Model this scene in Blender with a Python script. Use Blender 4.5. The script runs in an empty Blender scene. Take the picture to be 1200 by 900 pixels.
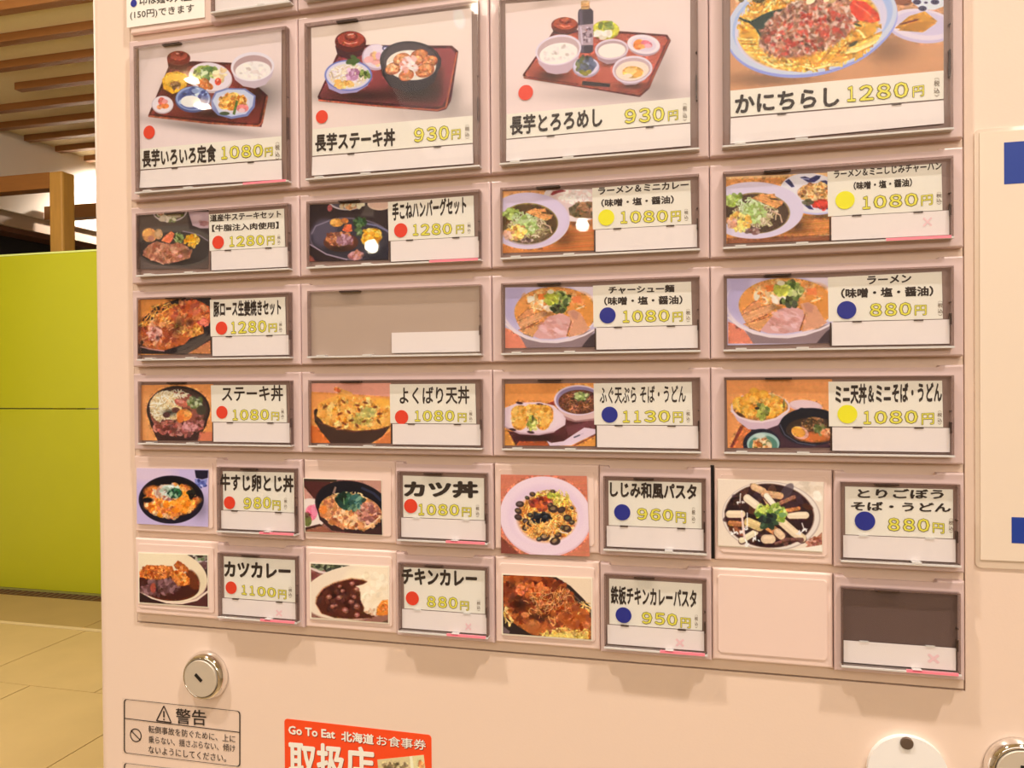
import bpy, bmesh, math, random
import numpy as np
from mathutils import Vector, Matrix

S = bpy.context.scene
COL = S.collection
PI = math.pi

# ------------------------------------------------------------------ camera
R = np.array([[0.96921179, 0.00832512, 0.24608777],
              [-0.00576731, 0.99992162, -0.01111279],
              [-0.24616099, 0.00935139, 0.96918384]])   # rows: image right, image down, view direction (x, down, into the panel)
CX, CDOWN, CZ = 0.28895, 0.09520, -0.35103
EYE = 1.2
TOP = EYE + CDOWN                                       # world height of the panel's zero line
cam_d = bpy.data.cameras.new('camera')
cam_d.sensor_width = 36.0
cam_d.lens = 900.0 / 1200.0 * 36.0
cam_d.clip_start = 0.02
cam = bpy.data.objects.new('camera', cam_d)
COL.objects.link(cam)
def w3(v): return Vector((v[0], v[2], -v[1]))
rx, dn, fw = w3(R[0]), w3(R[1]), w3(R[2])
m = Matrix.Identity(4)
for i, a in enumerate((rx, -dn, -fw)):
    for j in range(3): m[j][i] = a[j]
m.translation = Vector((CX, CZ, EYE))
cam.matrix_world = m
S.camera = cam

# ------------------------------------------------------------------ world, lights, exposure
S.view_settings.view_transform = 'Standard'
S.view_settings.look = 'None'
S.view_settings.gamma = 1.0
S.view_settings.use_curve_mapping = False
S.view_settings.exposure = 0.0
W = bpy.data.worlds.new('world'); S.world = W; W.use_nodes = True
W.node_tree.nodes['Background'].inputs[0].default_value = (1.0, 0.82, 0.62, 1)
W.node_tree.nodes['Background'].inputs[1].default_value = 0.35
WARM = (1.0, 0.875, 0.77)
def area(name, loc, target, size, power, color=WARM, sy=None):
    d = bpy.data.lights.new(name, 'AREA'); d.energy = power; d.color = color
    d.size = size
    if sy: d.shape = 'RECTANGLE'; d.size_y = sy
    o = bpy.data.objects.new(name, d); COL.objects.link(o)
    o.location = loc
    o.rotation_euler = (Vector(target) - Vector(loc)).to_track_quat('-Z', 'Y').to_euler()
    return o
def spot(name, loc, target, power, size=0.05, color=WARM, ang=70):
    d = bpy.data.lights.new(name, 'SPOT'); d.energy = power; d.color = color
    d.spot_size = math.radians(ang); d.spot_blend = 0.6; d.shadow_soft_size = size
    o = bpy.data.objects.new(name, d); COL.objects.link(o)
    o.location = loc
    o.rotation_euler = (Vector(target) - Vector(loc)).to_track_quat('-Z', 'Y').to_euler()
    return o
area('room_fill', (0.2, -2.2, 2.85), (0.2, -1.2, 0.6), 2.6, 47)  # added soft fill over the front of the room, no known fixture
spot('downlight_left', (-0.40, -0.66, 2.9), (0.28, 0, 1.1), 86)
spot('downlight_right', (0.98, -0.66, 2.9), (0.25, 0, 1.1), 98)
area('hall_ceiling_light', (-2.6, 1.6, 2.85), (-3.0, 2.6, 0.0), 1.6, 50)
area('rear_fill', (2.65, -4.6, 2.9), (0.1, 0, 1.2), 1.3, 84)  # added fill from behind the viewer, for more frontal light on the panel
spot('wall_washer', (-4.12, 5.0, 2.85), (-4.47, 4.93, 2.4), 150, ang=120)
d = bpy.data.lights.new('hall_fill', 'POINT'); d.energy = 56; d.color = WARM; d.shadow_soft_size = .25
o = bpy.data.objects.new('hall_fill', d); COL.objects.link(o); o.location = (-2.15, 0.75, 2.2)  # added unseen fill, brightens the hall's ceiling and floor

# ------------------------------------------------------------------ helpers
def ray(x, y):
    v = R.T @ np.array([(x - 600) / 900, (y - 450) / 900, 1.0])
    return np.array([v[0], v[2], -v[1]])
EYEP = np.array([CX, CZ, EYE])
def at(x, y, d=0.0):                      # where the sight line meets the upright plane y = d
    v = ray(x, y); return EYEP + (d - EYEP[1]) / v[1] * v
def atz(x, y, z):
    v = ray(x, y); return EYEP + (z - EYEP[2]) / v[2] * v
def atx(x, y, X):
    v = ray(x, y); return EYEP + (X - EYEP[0]) / v[0] * v

ILL = np.array([1.0, 0.80, 0.605])        # colour cast of the lamps: photographed colour -> colour of the thing
def lin(c):
    c = np.asarray(c, float) / 255.0
    return np.where(c <= 0.04045, c / 12.92, ((c + 0.055) / 1.055) ** 2.4)
def alb(c, k=1.0):
    return tuple(np.clip(lin(c) / ILL * k, 0.0, 0.92)) + (1.0,)

MATS = {}
def mat(name, rgb, rough=0.5, metal=0.0, spec=0.5, bump=0.0, scale=200.0, var=0.0, coat=0.0, emit=0.0, stretch=None, raw=False):
    if name in MATS: return MATS[name]
    mt = bpy.data.materials.new(name); mt.use_nodes = True
    nt = mt.node_tree; b = nt.nodes['Principled BSDF']
    c = tuple(rgb) if raw else alb(rgb)
    if len(c) == 3: c = c + (1.0,)
    b.inputs['Base Color'].default_value = c
    b.inputs['Roughness'].default_value = rough
    b.inputs['Metallic'].default_value = metal
    b.inputs['Specular IOR Level'].default_value = spec
    b.inputs['Coat Weight'].default_value = coat
    if emit:
        b.inputs['Emission Color'].default_value = c; b.inputs['Emission Strength'].default_value = emit
    if bump or var:
        tc = nt.nodes.new('ShaderNodeTexCoord'); mp = nt.nodes.new('ShaderNodeMapping')
        nz = nt.nodes.new('ShaderNodeTexNoise'); nz.inputs['Scale'].default_value = scale; nz.inputs['Detail'].default_value = 4
        nt.links.new(tc.outputs['Object'], mp.inputs[0]); nt.links.new(mp.outputs[0], nz.inputs['Vector'])
        if stretch: mp.inputs['Scale'].default_value = stretch
        if bump:
            bp = nt.nodes.new('ShaderNodeBump'); bp.inputs['Strength'].default_value = bump; bp.inputs['Distance'].default_value = 0.001
            nt.links.new(nz.outputs[0], bp.inputs['Height']); nt.links.new(bp.outputs[0], b.inputs['Normal'])
        if var:
            mx = nt.nodes.new('ShaderNodeMix'); mx.data_type = 'RGBA'
            mx.inputs[6].default_value = tuple(x * (1 - var) for x in c[:3]) + (1,)
            mx.inputs[7].default_value = tuple(min(1, x * (1 + var)) for x in c[:3]) + (1,)
            nt.links.new(nz.outputs[0], mx.inputs[0]); nt.links.new(mx.outputs[2], b.inputs['Base Color'])
    MATS[name] = mt
    return mt
def clear(name, refl=1.0, tint=(1, 1, 1), rough=0.02, base=0.0):
    if name in MATS: return MATS[name]
    mt = bpy.data.materials.new(name); mt.use_nodes = True; nt = mt.node_tree
    nt.nodes.remove(nt.nodes['Principled BSDF'])
    tr = nt.nodes.new('ShaderNodeBsdfTransparent'); gl = nt.nodes.new('ShaderNodeBsdfGlossy'); mx = nt.nodes.new('ShaderNodeMixShader')
    fr = nt.nodes.new('ShaderNodeFresnel'); fr.inputs[0].default_value = 1.45
    mu = nt.nodes.new('ShaderNodeMath'); mu.operation = 'MULTIPLY_ADD'; mu.inputs[1].default_value = refl; mu.inputs[2].default_value = base
    mu.use_clamp = True
    tr.inputs[0].default_value = tuple(tint) + (1,); gl.inputs['Roughness'].default_value = rough
    nt.links.new(fr.outputs[0], mu.inputs[0]); nt.links.new(mu.outputs[0], mx.inputs[0])
    nt.links.new(tr.outputs[0], mx.inputs[1]); nt.links.new(gl.outputs[0], mx.inputs[2])
    nt.links.new(mx.outputs[0], nt.nodes['Material Output'].inputs[0])
    MATS[name] = mt
    return mt

def clearish(name, rgb, solid, rough=.12):
    """clear moulded plastic seen edge-on: part of the light passes, the rest shows the edge's tone"""
    mt = mat(name, rgb, rough, coat=1.0); nt = mt.node_tree; b = nt.nodes['Principled BSDF']
    tr = nt.nodes.new('ShaderNodeBsdfTransparent'); mx = nt.nodes.new('ShaderNodeMixShader'); mx.inputs[0].default_value = solid
    tr.inputs[0].default_value = (.96, .93, .90, 1)
    nt.links.new(tr.outputs[0], mx.inputs[1]); nt.links.new(b.outputs[0], mx.inputs[2]); nt.links.new(mx.outputs[0], nt.nodes['Material Output'].inputs[0])
    return mt
def link(name, me, mt=None, parent=None):
    o = bpy.data.objects.new(name, me); COL.objects.link(o)
    if mt: me.materials.append(mt)
    if parent: o.parent = parent          # parts are modelled in their thing's own frame
    return o
def obj(name, bm, mt, parent=None, smooth=False):
    me = bpy.data.meshes.new(name); bmesh.ops.recalc_face_normals(bm, faces=bm.faces); bm.to_mesh(me); bm.free()
    if smooth:
        for p in me.polygons: p.use_smooth = True
    return link(name, me, mt, parent)
def tag(o, label, cat, group=None):
    o['label'] = label; o['category'] = cat
    if group: o['group'] = group
    return o
def empty(name, loc):
    o = bpy.data.objects.new(name, None); o.empty_display_size = 0.02; COL.objects.link(o); o.location = loc; return o
def struct(o): o['kind'] = 'structure'; return o
def box(bm, x0, x1, y0, y1, z0, z1, bev=0.0):
    vs = [bm.verts.new((x, y, z)) for x in (x0, x1) for y in (y0, y1) for z in (z0, z1)]
    idx = [(0, 1, 3, 2), (4, 6, 7, 5), (0, 4, 5, 1), (2, 3, 7, 6), (0, 2, 6, 4), (1, 5, 7, 3)]
    fs = [bm.faces.new([vs[i] for i in f]) for f in idx]
    if bev:
        es = list({e for f in fs for e in f.edges})
        bmesh.ops.bevel(bm, geom=es, offset=bev, segments=2, affect='EDGES', profile=0.5)
def bx(x0, x1, y0, y1, z0, z1, bev=0.0):
    bm = bmesh.new(); box(bm, x0, x1, y0, y1, z0, z1, bev); return bm
def slab(pts, y0, y1, bev=0.0, seg=2):
    """upright plate: outline pts (x, z) in front at y0, back at y1; the front edge is rounded"""
    bm = bmesh.new()
    a = [bm.verts.new((x, y0, z)) for x, z in pts]; b = [bm.verts.new((x, y1, z)) for x, z in pts]
    f = bm.faces.new(a); bm.faces.new(b[::-1]); n = len(pts)
    for i in range(n): bm.faces.new((a[i], b[i], b[(i + 1) % n], a[(i + 1) % n]))
    if bev: bmesh.ops.bevel(bm, geom=list(f.edges), offset=bev, segments=seg, affect='EDGES', profile=0.5)
    return bm
def rrect(x0, x1, z0, z1, r, n=5):
    pts = []
    for cx, cz, a0 in ((x1 - r, z1 - r, 0), (x0 + r, z1 - r, 90), (x0 + r, z0 + r, 180), (x1 - r, z0 + r, 270)):
        for k in range(n + 1):
            a = math.radians(a0 + 90 * k / n); pts.append((cx + r * math.cos(a), cz + r * math.sin(a)))
    return pts
def frame(x0, x1, z0, z1, t, y0, y1):
    """rectangular rim of width t, front y0, back y1"""
    bm = bmesh.new()
    box(bm, x0, x1, y0, y1, z1 - t, z1); box(bm, x0, x1, y0, y1, z0, z0 + t)
    box(bm, x0, x0 + t, y0, y1, z0 + t, z1 - t); box(bm, x1 - t, x1, y0, y1, z0 + t, z1 - t)
    return bm
def disc(cx, cz, r, y0, y1, n=40, bev=0.0):
    return slab([(cx + r * math.cos(2 * PI * k / n), cz + r * math.sin(2 * PI * k / n)) for k in range(n)], y0, y1, bev)
def lathe(prof, n=48):
    """rings (radius, y) turned about the y axis"""
    bm = bmesh.new(); rings = []
    for r, y in prof:
        rings.append([bm.verts.new((r * math.cos(2 * PI * k / n), y, r * math.sin(2 * PI * k / n))) for k in range(n)])
    for a, b in zip(rings, rings[1:]):
        for k in range(n): bm.faces.new((a[k], a[(k + 1) % n], b[(k + 1) % n], b[k]))
    bm.faces.new(rings[0]); bm.faces.new(rings[-1][::-1])
    return bm

# ------------------------------------------------------------------ lettering (flat print laid on the cards)
TXT = {}; LAYER = {}
def glyphs(text, bold):
    k = (text, bold)
    if k not in TXT:
        c = bpy.data.curves.new('lettering', 'FONT'); c.body = text; c.resolution_u = 2
        o = bpy.data.objects.new('lettering', c); COL.objects.link(o)
        bpy.context.view_layer.update()
        me = bpy.data.meshes.new_from_object(o.evaluated_get(bpy.context.evaluated_depsgraph_get()))
        co = np.empty(len(me.vertices) * 3); me.vertices.foreach_get('co', co); co = co.reshape(-1, 3)[:, :2]
        fs = [tuple(p.vertices) for p in me.polygons]
        bpy.data.objects.remove(o); bpy.data.curves.remove(c); bpy.data.meshes.remove(me)
        lo, hi = co.min(0), co.max(0)
        LAYER[k] = len(co)
        if bold:                                   # heavier strokes: the same letters laid over themselves, shifted a little
            n = len(co); K = 8 if bold > .015 else 6
            cs = [co] + [co + bold * np.array([math.cos(2 * PI * j / K), math.sin(2 * PI * j / K)]) for j in range(K)]
            fs = [tuple(v + j * n for v in f) for j in range(len(cs)) for f in fs]; co = np.vstack(cs)
        lo, hi = co.min(0), co.max(0)
        TXT[k] = (co, fs, lo, hi)
    return TXT[k]
CROP = dict(A1=(140, 0, 3.75), A2=(340, 0, 3.75), A3=(570, 0, 4.5), A4=(820, 0, 4.0), A5=(140, 220, 4.286), A6=(340, 210, 4.092),
            A7=(570, 190, 3.915), A8=(830, 170, 3.6), B1=(140, 430, 4.286), B2=(340, 430, 4.092), B3=(570, 430, 3.915),
            B4=(820, 430, 3.6), B5=(140, 620, 5.4545), B6=(340, 630, 4.8), B7=(570, 640, 4.444), B8=(820, 650, 3.636),
            W=(130, 750, 3.0))
def cp(c, x, y):
    a = CROP[c]; return (a[0] + x / a[2], a[1] + y / a[2])
def line_box(c, b, d):
    x0, yt, yb, x1, yb1 = b
    O = at(*cp(c, x0, yb), d); U = at(*cp(c, x1, yb1), d) - O; V = at(*cp(c, x0, yt), d) - O
    V = np.array([0, 0, V[2]])
    return O, U, V

# ------------------------------------------------------------------ printed photographs (painted pixel by pixel here)
PRINT_ILL = ILL
class Art:
    def __init__(s, quad, w, h, bg, seed=1):
        s.q = quad; s.w, s.h = w, h
        u, v = np.meshgrid((np.arange(w) + .5) / w, (np.arange(h) + .5) / h)
        (ax, ay), (bx_, by), (cx, cy), (dx, dy) = quad
        s.X = (ax * (1 - u) + bx_ * u) * (1 - v) + (dx * (1 - u) + cx * u) * v
        s.Y = (ay * (1 - u) + by * u) * (1 - v) + (dy * (1 - u) + cy * u) * v
        s.I = np.empty((h, w, 3)); s.I[:] = bg
        s.r = random.Random(seed); s.n = np.random.RandomState(seed)
        M = np.array([[(bx_ - ax + cx - dx) / 2, (dx - ax + cx - bx_) / 2], [(by - ay + cy - dy) / 2, (dy - ay + cy - by) / 2]])
        s.inv = np.linalg.inv(M); s.org = np.array([ax, ay])
        s.px = (abs(bx_ - ax) + abs(cx - dx)) / 2 / w      # crop units per texel
    def win(s, x0, y0, x1, y1):
        P = np.array([(x, y) for x in (x0, x1) for y in (y0, y1)]) - s.org
        uv = P @ s.inv.T
        a = np.floor(uv.min(0) * (s.w, s.h)).astype(int) - 3; b = np.ceil(uv.max(0) * (s.w, s.h)).astype(int) + 4
        a = np.maximum(a, 0); b = np.minimum(b, (s.w, s.h))
        if b[0] <= a[0] or b[1] <= a[1]: return None
        return slice(a[1], b[1]), slice(a[0], b[0])
    def put(s, w, m, col):
        m = np.clip(m, 0, 1)[..., None]; s.I[w] = s.I[w] * (1 - m) + np.asarray(col, float) * m
    def el(s, cx, cy, rx, ry, col, rot=0, soft=None, a=1.0, clip=None):
        R_ = max(rx, ry) * 1.1 + 3; w = s.win(cx - R_, cy - R_, cx + R_, cy + R_)
        if w is None: return s
        X, Y = s.X[w] - cx, s.Y[w] - cy; c_, s_ = math.cos(math.radians(rot)), math.sin(math.radians(rot))
        x, y = X * c_ + Y * s_, -X * s_ + Y * c_
        d = np.sqrt((x / rx) ** 2 + (y / ry) ** 2)
        sf = (soft if soft is not None else 1.3 * s.px) / min(rx, ry)
        m = (1 - d) / sf + .5
        if clip:
            e = clip; X, Y = s.X[w] - e[0], s.Y[w] - e[1]; c_, s_ = math.cos(math.radians(e[4] if len(e) > 4 else 0)), math.sin(math.radians(e[4] if len(e) > 4 else 0))
            dd = np.sqrt(((X * c_ + Y * s_) / e[2]) ** 2 + ((-X * s_ + Y * c_) / e[3]) ** 2); m = np.minimum(m, (1 - dd) * min(e[2], e[3]) / 2 + .5)
        s.put(w, np.clip(m, 0, 1) * a, col); return s
    def sh(s, cx, cy, rx, ry, k=0.5, rot=0):
        R_ = max(rx, ry) * 1.6; w = s.win(cx - R_, cy - R_, cx + R_, cy + R_)
        if w is None: return s
        X, Y = s.X[w] - cx, s.Y[w] - cy; c_, s_ = math.cos(math.radians(rot)), math.sin(math.radians(rot))
        d = ((X * c_ + Y * s_) / rx) ** 2 + ((-X * s_ + Y * c_) / ry) ** 2
        s.I[w] = s.I[w] * (1 - k * np.exp(-d * 1.6))[..., None]; return s
    def po(s, pts, col, soft=None, a=1.0):
        P = np.array(pts, float); w = s.win(*(P.min(0) - 2), *(P.max(0) + 2))
        if w is None: return s
        X, Y = s.X[w], s.Y[w]; ins = np.zeros(X.shape, bool); D = np.full(X.shape, 1e9)
        for (x0, y0), (x1, y1) in zip(P, np.roll(P, -1, 0)):
            cr = ((y0 > Y) != (y1 > Y)); ins ^= cr & (X < (x1 - x0) * (Y - y0) / (y1 - y0 + 1e-9) + x0)
            L = (x1 - x0) ** 2 + (y1 - y0) ** 2 + 1e-9; t = np.clip(((X - x0) * (x1 - x0) + (Y - y0) * (y1 - y0)) / L, 0, 1)
            D = np.minimum(D, np.hypot(X - x0 - t * (x1 - x0), Y - y0 - t * (y1 - y0)))
        sf = soft if soft is not None else 1.3 * s.px
        s.put(w, np.clip(np.where(ins, D, -D) / sf + .5, 0, 1) * a, col); return s
    def ln(s, pts, wd, col, a=1.0, clip=None):
        P = np.array(pts, float); w = s.win(*(P.min(0) - wd - 1), *(P.max(0) + wd + 1))
        if w is None: return s
        X, Y = s.X[w], s.Y[w]; D = np.full(X.shape, 1e9)
        for (x0, y0), (x1, y1) in zip(P[:-1], P[1:]):
            L = (x1 - x0) ** 2 + (y1 - y0) ** 2 + 1e-9; t = np.clip(((X - x0) * (x1 - x0) + (Y - y0) * (y1 - y0)) / L, 0, 1)
            D = np.minimum(D, np.hypot(X - x0 - t * (x1 - x0), Y - y0 - t * (y1 - y0)))
        m = np.clip((wd / 2 - D) / (1.2 * s.px) + .5, 0, 1)
        if clip:
            e = clip; dd = np.sqrt(((X - e[0]) / e[2]) ** 2 + ((Y - e[1]) / e[3]) ** 2); m = m * (dd < 1)
        s.put(w, m * a, col); return s
    def pick(s, cols, j=14):
        c = s.r.choice(cols); k = s.r.gauss(0, j); return tuple(min(255, max(0, x + k)) for x in c)
    def sc(s, n, reg, size, cols, el=1.6, j=14, a=.9, rot=None):
        """n small morsels scattered inside an elliptic region (cx, cy, rx, ry[, rot])"""
        cx, cy, rx, ry = reg[:4]; ro = math.radians(reg[4]) if len(reg) > 4 else 0
        for _ in range(n):
            t = s.r.uniform(0, 2 * PI); q = math.sqrt(s.r.random()); x, y = q * rx * math.cos(t), q * ry * math.sin(t)
            z = size * s.r.uniform(.6, 1.3)
            s.el(cx + x * math.cos(ro) - y * math.sin(ro), cy + x * math.sin(ro) + y * math.cos(ro), z * el, z, s.pick(cols, j),
                 s.r.uniform(0, 180) if rot is None else rot + s.r.gauss(0, 15), a=a)
        return s
    def nd(s, n, reg, wd, cols, ln_=.8, j=12, turn=1.5, ang=None):
        """n noodles or threads lying inside an elliptic region"""
        cx, cy, rx, ry = reg[:4]
        for _ in range(n):
            t = s.r.uniform(0, 2 * PI); q = math.sqrt(s.r.random()) * .85; x, y = cx + q * rx * math.cos(t), cy + q * ry * math.sin(t)
            a = s.r.uniform(0, 2 * PI) if ang is None else ang + s.r.gauss(0, .35); k = s.r.gauss(0, turn); L = ln_ * min(rx, ry); P = [(x, y)]
            for i in range(6):
                x += L / 6 * math.cos(a); y += L / 6 * math.sin(a); a += k / 6; P.append((x, y))
            s.ln(P, wd, s.pick(cols, j), clip=reg)
        return s
    def bowl(s, cx, cy, rx, ry, depth, out, inn, rim=None, soup=None, k=.86, dy=0, rot=0):
        """a bowl seen from above in front: body below the rim ellipse, then rim, inside and filling"""
        P = [(cx - rx, cy)] + [(cx - rx * math.cos(t), cy + (ry + depth) * (math.sin(t)) ** .8) for t in np.linspace(.05, PI - .05, 14)] + [(cx + rx, cy)]
        s.po(P, out); s.el(cx, cy, rx, ry, rim or inn, rot); s.el(cx, cy, rx * .94, ry * .93, inn, rot)
        if soup: s.el(cx, cy + dy, rx * k, ry * k, soup, rot)
        return s
    def image(s, name):
        I = s.I.copy()
        def octave(k):                                # smooth noise about k texels wide
            g = s.n.normal(0, 1, (s.h // k + 3, s.w // k + 3)); y = np.arange(s.h) / k; x = np.arange(s.w) / k
            a, b = y.astype(int)[:, None], x.astype(int)[None]; fy, fx = (y % 1)[:, None], (x % 1)[None]
            return (g[a, b] * (1 - fx) + g[a, b + 1] * fx) * (1 - fy) + (g[a + 1, b] * (1 - fx) + g[a + 1, b + 1] * fx) * fy
        sat = (I.max(2) - I.min(2)) / (I.max(2) + 1); L_ = I.mean(2); p_ = np.pad(L_, 4, 'edge'); B_ = lambda q: sum(q[4 + dy:4 + dy + s.h, 4 + dx:4 + dx + s.w] for dy in (-4, -2, 0, 2, 4) for dx in (-4, -2, 0, 2, 4)) / 25
        sd = np.sqrt(np.maximum(B_(p_ ** 2) - B_(p_) ** 2, 0))
        wgt = (np.clip((sat - .30) * 3.5, 0, 1) * np.clip((sd - 3) / 14, .12, 1))[..., None]
        tex = .55 * octave(2) + .6 * octave(4) + .5 * octave(9)
        I = I * (1 + wgt * .19 * tex[..., None]) + wgt * np.stack([octave(3), octave(4), octave(5)], 2) * 6
        hi = np.clip(octave(3) - 1.25, 0, 1)[..., None] * wgt; I = I + hi * 42
        P = np.pad(I, ((1, 1), (1, 1), (0, 0)), 'edge'); I = (P[1:-1, 1:-1] * 4 + P[:-2, 1:-1] + P[2:, 1:-1] + P[1:-1, :-2] + P[1:-1, 2:]) / 8
        I = np.clip(I + s.n.normal(0, 2.0, I.shape[:2])[..., None], 0, 255)
        L = np.clip(lin(I) / PRINT_ILL, 0, 1)
        sr = np.where(L <= .0031308, L * 12.92, 1.055 * L ** (1 / 2.4) - .055)
        A = np.ones((s.h, s.w, 4), np.float32); A[..., :3] = sr[::-1]
        im = bpy.data.images.new(name, s.w, s.h); im.pixels.foreach_set(A.ravel()); im.update(); im.pack()
        return im
def print_mat(name, im):
    mt = bpy.data.materials.new(name); mt.use_nodes = True; nt = mt.node_tree; b = nt.nodes['Principled BSDF']
    t = nt.nodes.new('ShaderNodeTexImage'); t.image = im; t.extension = 'EXTEND'
    nt.links.new(t.outputs[0], b.inputs['Base Color']); b.inputs['Roughness'].default_value = .42; b.inputs['Specular IOR Level'].default_value = .35
    return mt
def quad_sheet(name, P, mt, parent, thick=0.0003, uv=True):
    """a sheet of paper through four corner points TL TR BR BL (front), with a small thickness"""
    base = np.array(parent.matrix_world.translation) if parent else 0
    P = [np.asarray(p) - base for p in P]; B = [p + np.array([0, thick, 0]) for p in P]
    me = bpy.data.meshes.new(name)
    me.from_pydata([tuple(p) for p in P + B], [], [(0, 3, 2, 1), (4, 5, 6, 7), (0, 1, 5, 4), (1, 2, 6, 5), (2, 3, 7, 6), (3, 0, 4, 7)])
    ul = me.uv_layers.new(); U = [(0, 1), (1, 1), (1, 0), (0, 0)] * 2
    for lp in me.loops: ul.data[lp.index].uv = U[lp.vertex_index % 4]
    return link(name, me, mt, parent)

CROP.update(C1=(155, 235, 10), C2=(355, 230, 10), C3=(155, 340, 10.59), C4=(155, 440, 10.59), C5=(355, 440, 10), D1=(585, 215, 10),
            D2=(585, 325, 10), D3=(585, 440, 10), D4=(845, 195, 8.571), D5=(845, 315, 8.571), D6=(845, 435, 8.571), D7=(155, 540, 10),
            D8=(345, 545, 10), E1=(580, 550, 8.18), E2=(830, 545, 7.5), E3=(155, 635, 10.59), E4=(350, 645, 9), E5=(580, 660, 9), E6=(330, 840, 6.667))
# every print: crop, corner points TL TR BR BL in that crop, painter
PRINTS = {}
def art(key, crop, quad, w, h, bg, seed):
    def deco(f):
        a = Art(quad, w, h, bg, seed); f(a); PRINTS[key] = (crop, quad, a.image(key)); return f
    return deco
RICE = [(250, 225, 205), (238, 210, 190), (255, 235, 215)]
CORN = [(250, 180, 50), (240, 150, 30), (255, 205, 90)]
GREEN = [(110, 130, 50), (150, 160, 70), (70, 90, 40), (180, 180, 90)]
GOLD = [(240, 160, 60), (225, 135, 45), (250, 185, 90), (200, 110, 40)]

@art('set meal print', 'A1', [(85, 208), (712, 128), (712, 598), (90, 655)], 380, 300, (242, 208, 188), 1)
def _(a):
    a.sh(660, 420, 120, 100, .3, -30); a.sh(380, 560, 330, 30, .35, 8); a.el(300, 180, 330, 60, (247, 212, 190), soft=60)
    a.po([(128, 508), (225, 285), (330, 268), (500, 275), (655, 420), (628, 558), (130, 512)], (80, 28, 26))
    a.po([(140, 500), (235, 292), (500, 282), (640, 425), (615, 545)], (128, 48, 40)); a.ln([(132, 510), (400, 540), (615, 553), (630, 540), (652, 425)], 8, (160, 80, 55))
    a.sh(430, 500, 150, 30, .6); a.sh(250, 400, 60, 60, .5); a.sh(600, 420, 60, 60, .6)
    a.po([(216, 262), (222, 300), (300, 312), (318, 262)], (92, 34, 28)); a.el(267, 255, 52, 32, (120, 42, 32)); a.el(268, 244, 38, 20, (165, 70, 52)); a.el(268, 238, 18, 9, (120, 40, 32)); a.el(262, 234, 8, 4, (225, 150, 130))
    a.po([(192, 350), (215, 320), (260, 312), (300, 325), (312, 355), (295, 395), (240, 412), (198, 390)], (238, 165, 40)); a.el(252, 352, 48, 30, (252, 190, 70)); a.el(252, 372, 26, 16, (190, 120, 60)); a.sc(14, (252, 375, 22, 14), 5, [(120, 80, 50), (210, 160, 110), (90, 60, 50)])
    a.el(408, 342, 96, 66, (205, 175, 165), 8); a.el(407, 336, 94, 62, (238, 212, 205), 8); a.sc(60, (385, 318, 50, 28), 9, GREEN + [(220, 220, 170), (90, 120, 60)]); a.sc(16, (455, 325, 25, 22), 9, [(245, 215, 160), (240, 200, 140)])
    for x, y in ((360, 362), (385, 358), (402, 378), (375, 380)): a.el(x, y, 20, 14, (205, 105, 45), 30); a.el(x - 4, y - 4, 10, 6, (230, 145, 80), 30)
    a.el(442, 358, 14, 16, (225, 70, 45)); a.el(440, 352, 5, 5, (250, 150, 120))
    a.po([(497, 300), (515, 350), (550, 378), (600, 388), (645, 372), (672, 335), (682, 290)], (205, 175, 172)); a.el(589, 292, 92, 64, (238, 214, 206), -4); a.el(590, 296, 82, 54, (190, 150, 140), -4); a.el(592, 310, 76, 42, (248, 226, 208), -4); a.sc(40, (592, 312, 66, 34), 6, RICE)
    a.el(194, 460, 50, 40, (200, 175, 170)); a.el(194, 458, 47, 36, (240, 215, 205)); a.el(190, 445, 16, 18, (240, 110, 90)); a.el(205, 465, 18, 12, (245, 130, 60)); a.el(180, 470, 12, 10, (240, 150, 90)); a.el(205, 446, 14, 10, (245, 150, 140))
    a.el(331, 436, 80, 58, (75, 80, 120)); a.el(331, 432, 76, 52, (150, 160, 190)); a.el(331, 434, 68, 46, (95, 105, 150)); a.sc(40, (331, 425, 60, 34), 9, [(170, 180, 205), (85, 95, 145), (210, 210, 220), (60, 70, 120)]); a.el(320, 445, 44, 26, (240, 225, 220))
    a.po([(412, 440), (430, 402), (480, 386), (560, 388), (604, 420), (600, 470), (570, 510), (500, 522), (440, 505), (412, 475)], (120, 125, 165)); a.po([(418, 442), (436, 408), (485, 392), (555, 394), (596, 422), (590, 465), (562, 500), (500, 512), (446, 496)], (205, 200, 212)); a.el(508, 452, 70, 48, (228, 205, 200))
    for x, y, c in ((480, 440, GOLD[0]), (510, 425, GOLD[2]), (540, 440, GOLD[0]), (500, 465, GOLD[1]), (470, 460, GOLD[2])): a.el(x, y, 26, 20, c)
    a.sc(40, (505, 445, 60, 35), 7, GOLD); a.el(548, 475, 26, 18, (240, 130, 120)); a.el(545, 485, 14, 10, (240, 190, 180)); a.po([(505, 500), (520, 440), (530, 445), (515, 505)], (90, 110, 50)); a.el(470, 498, 22, 8, (70, 80, 50))

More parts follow.
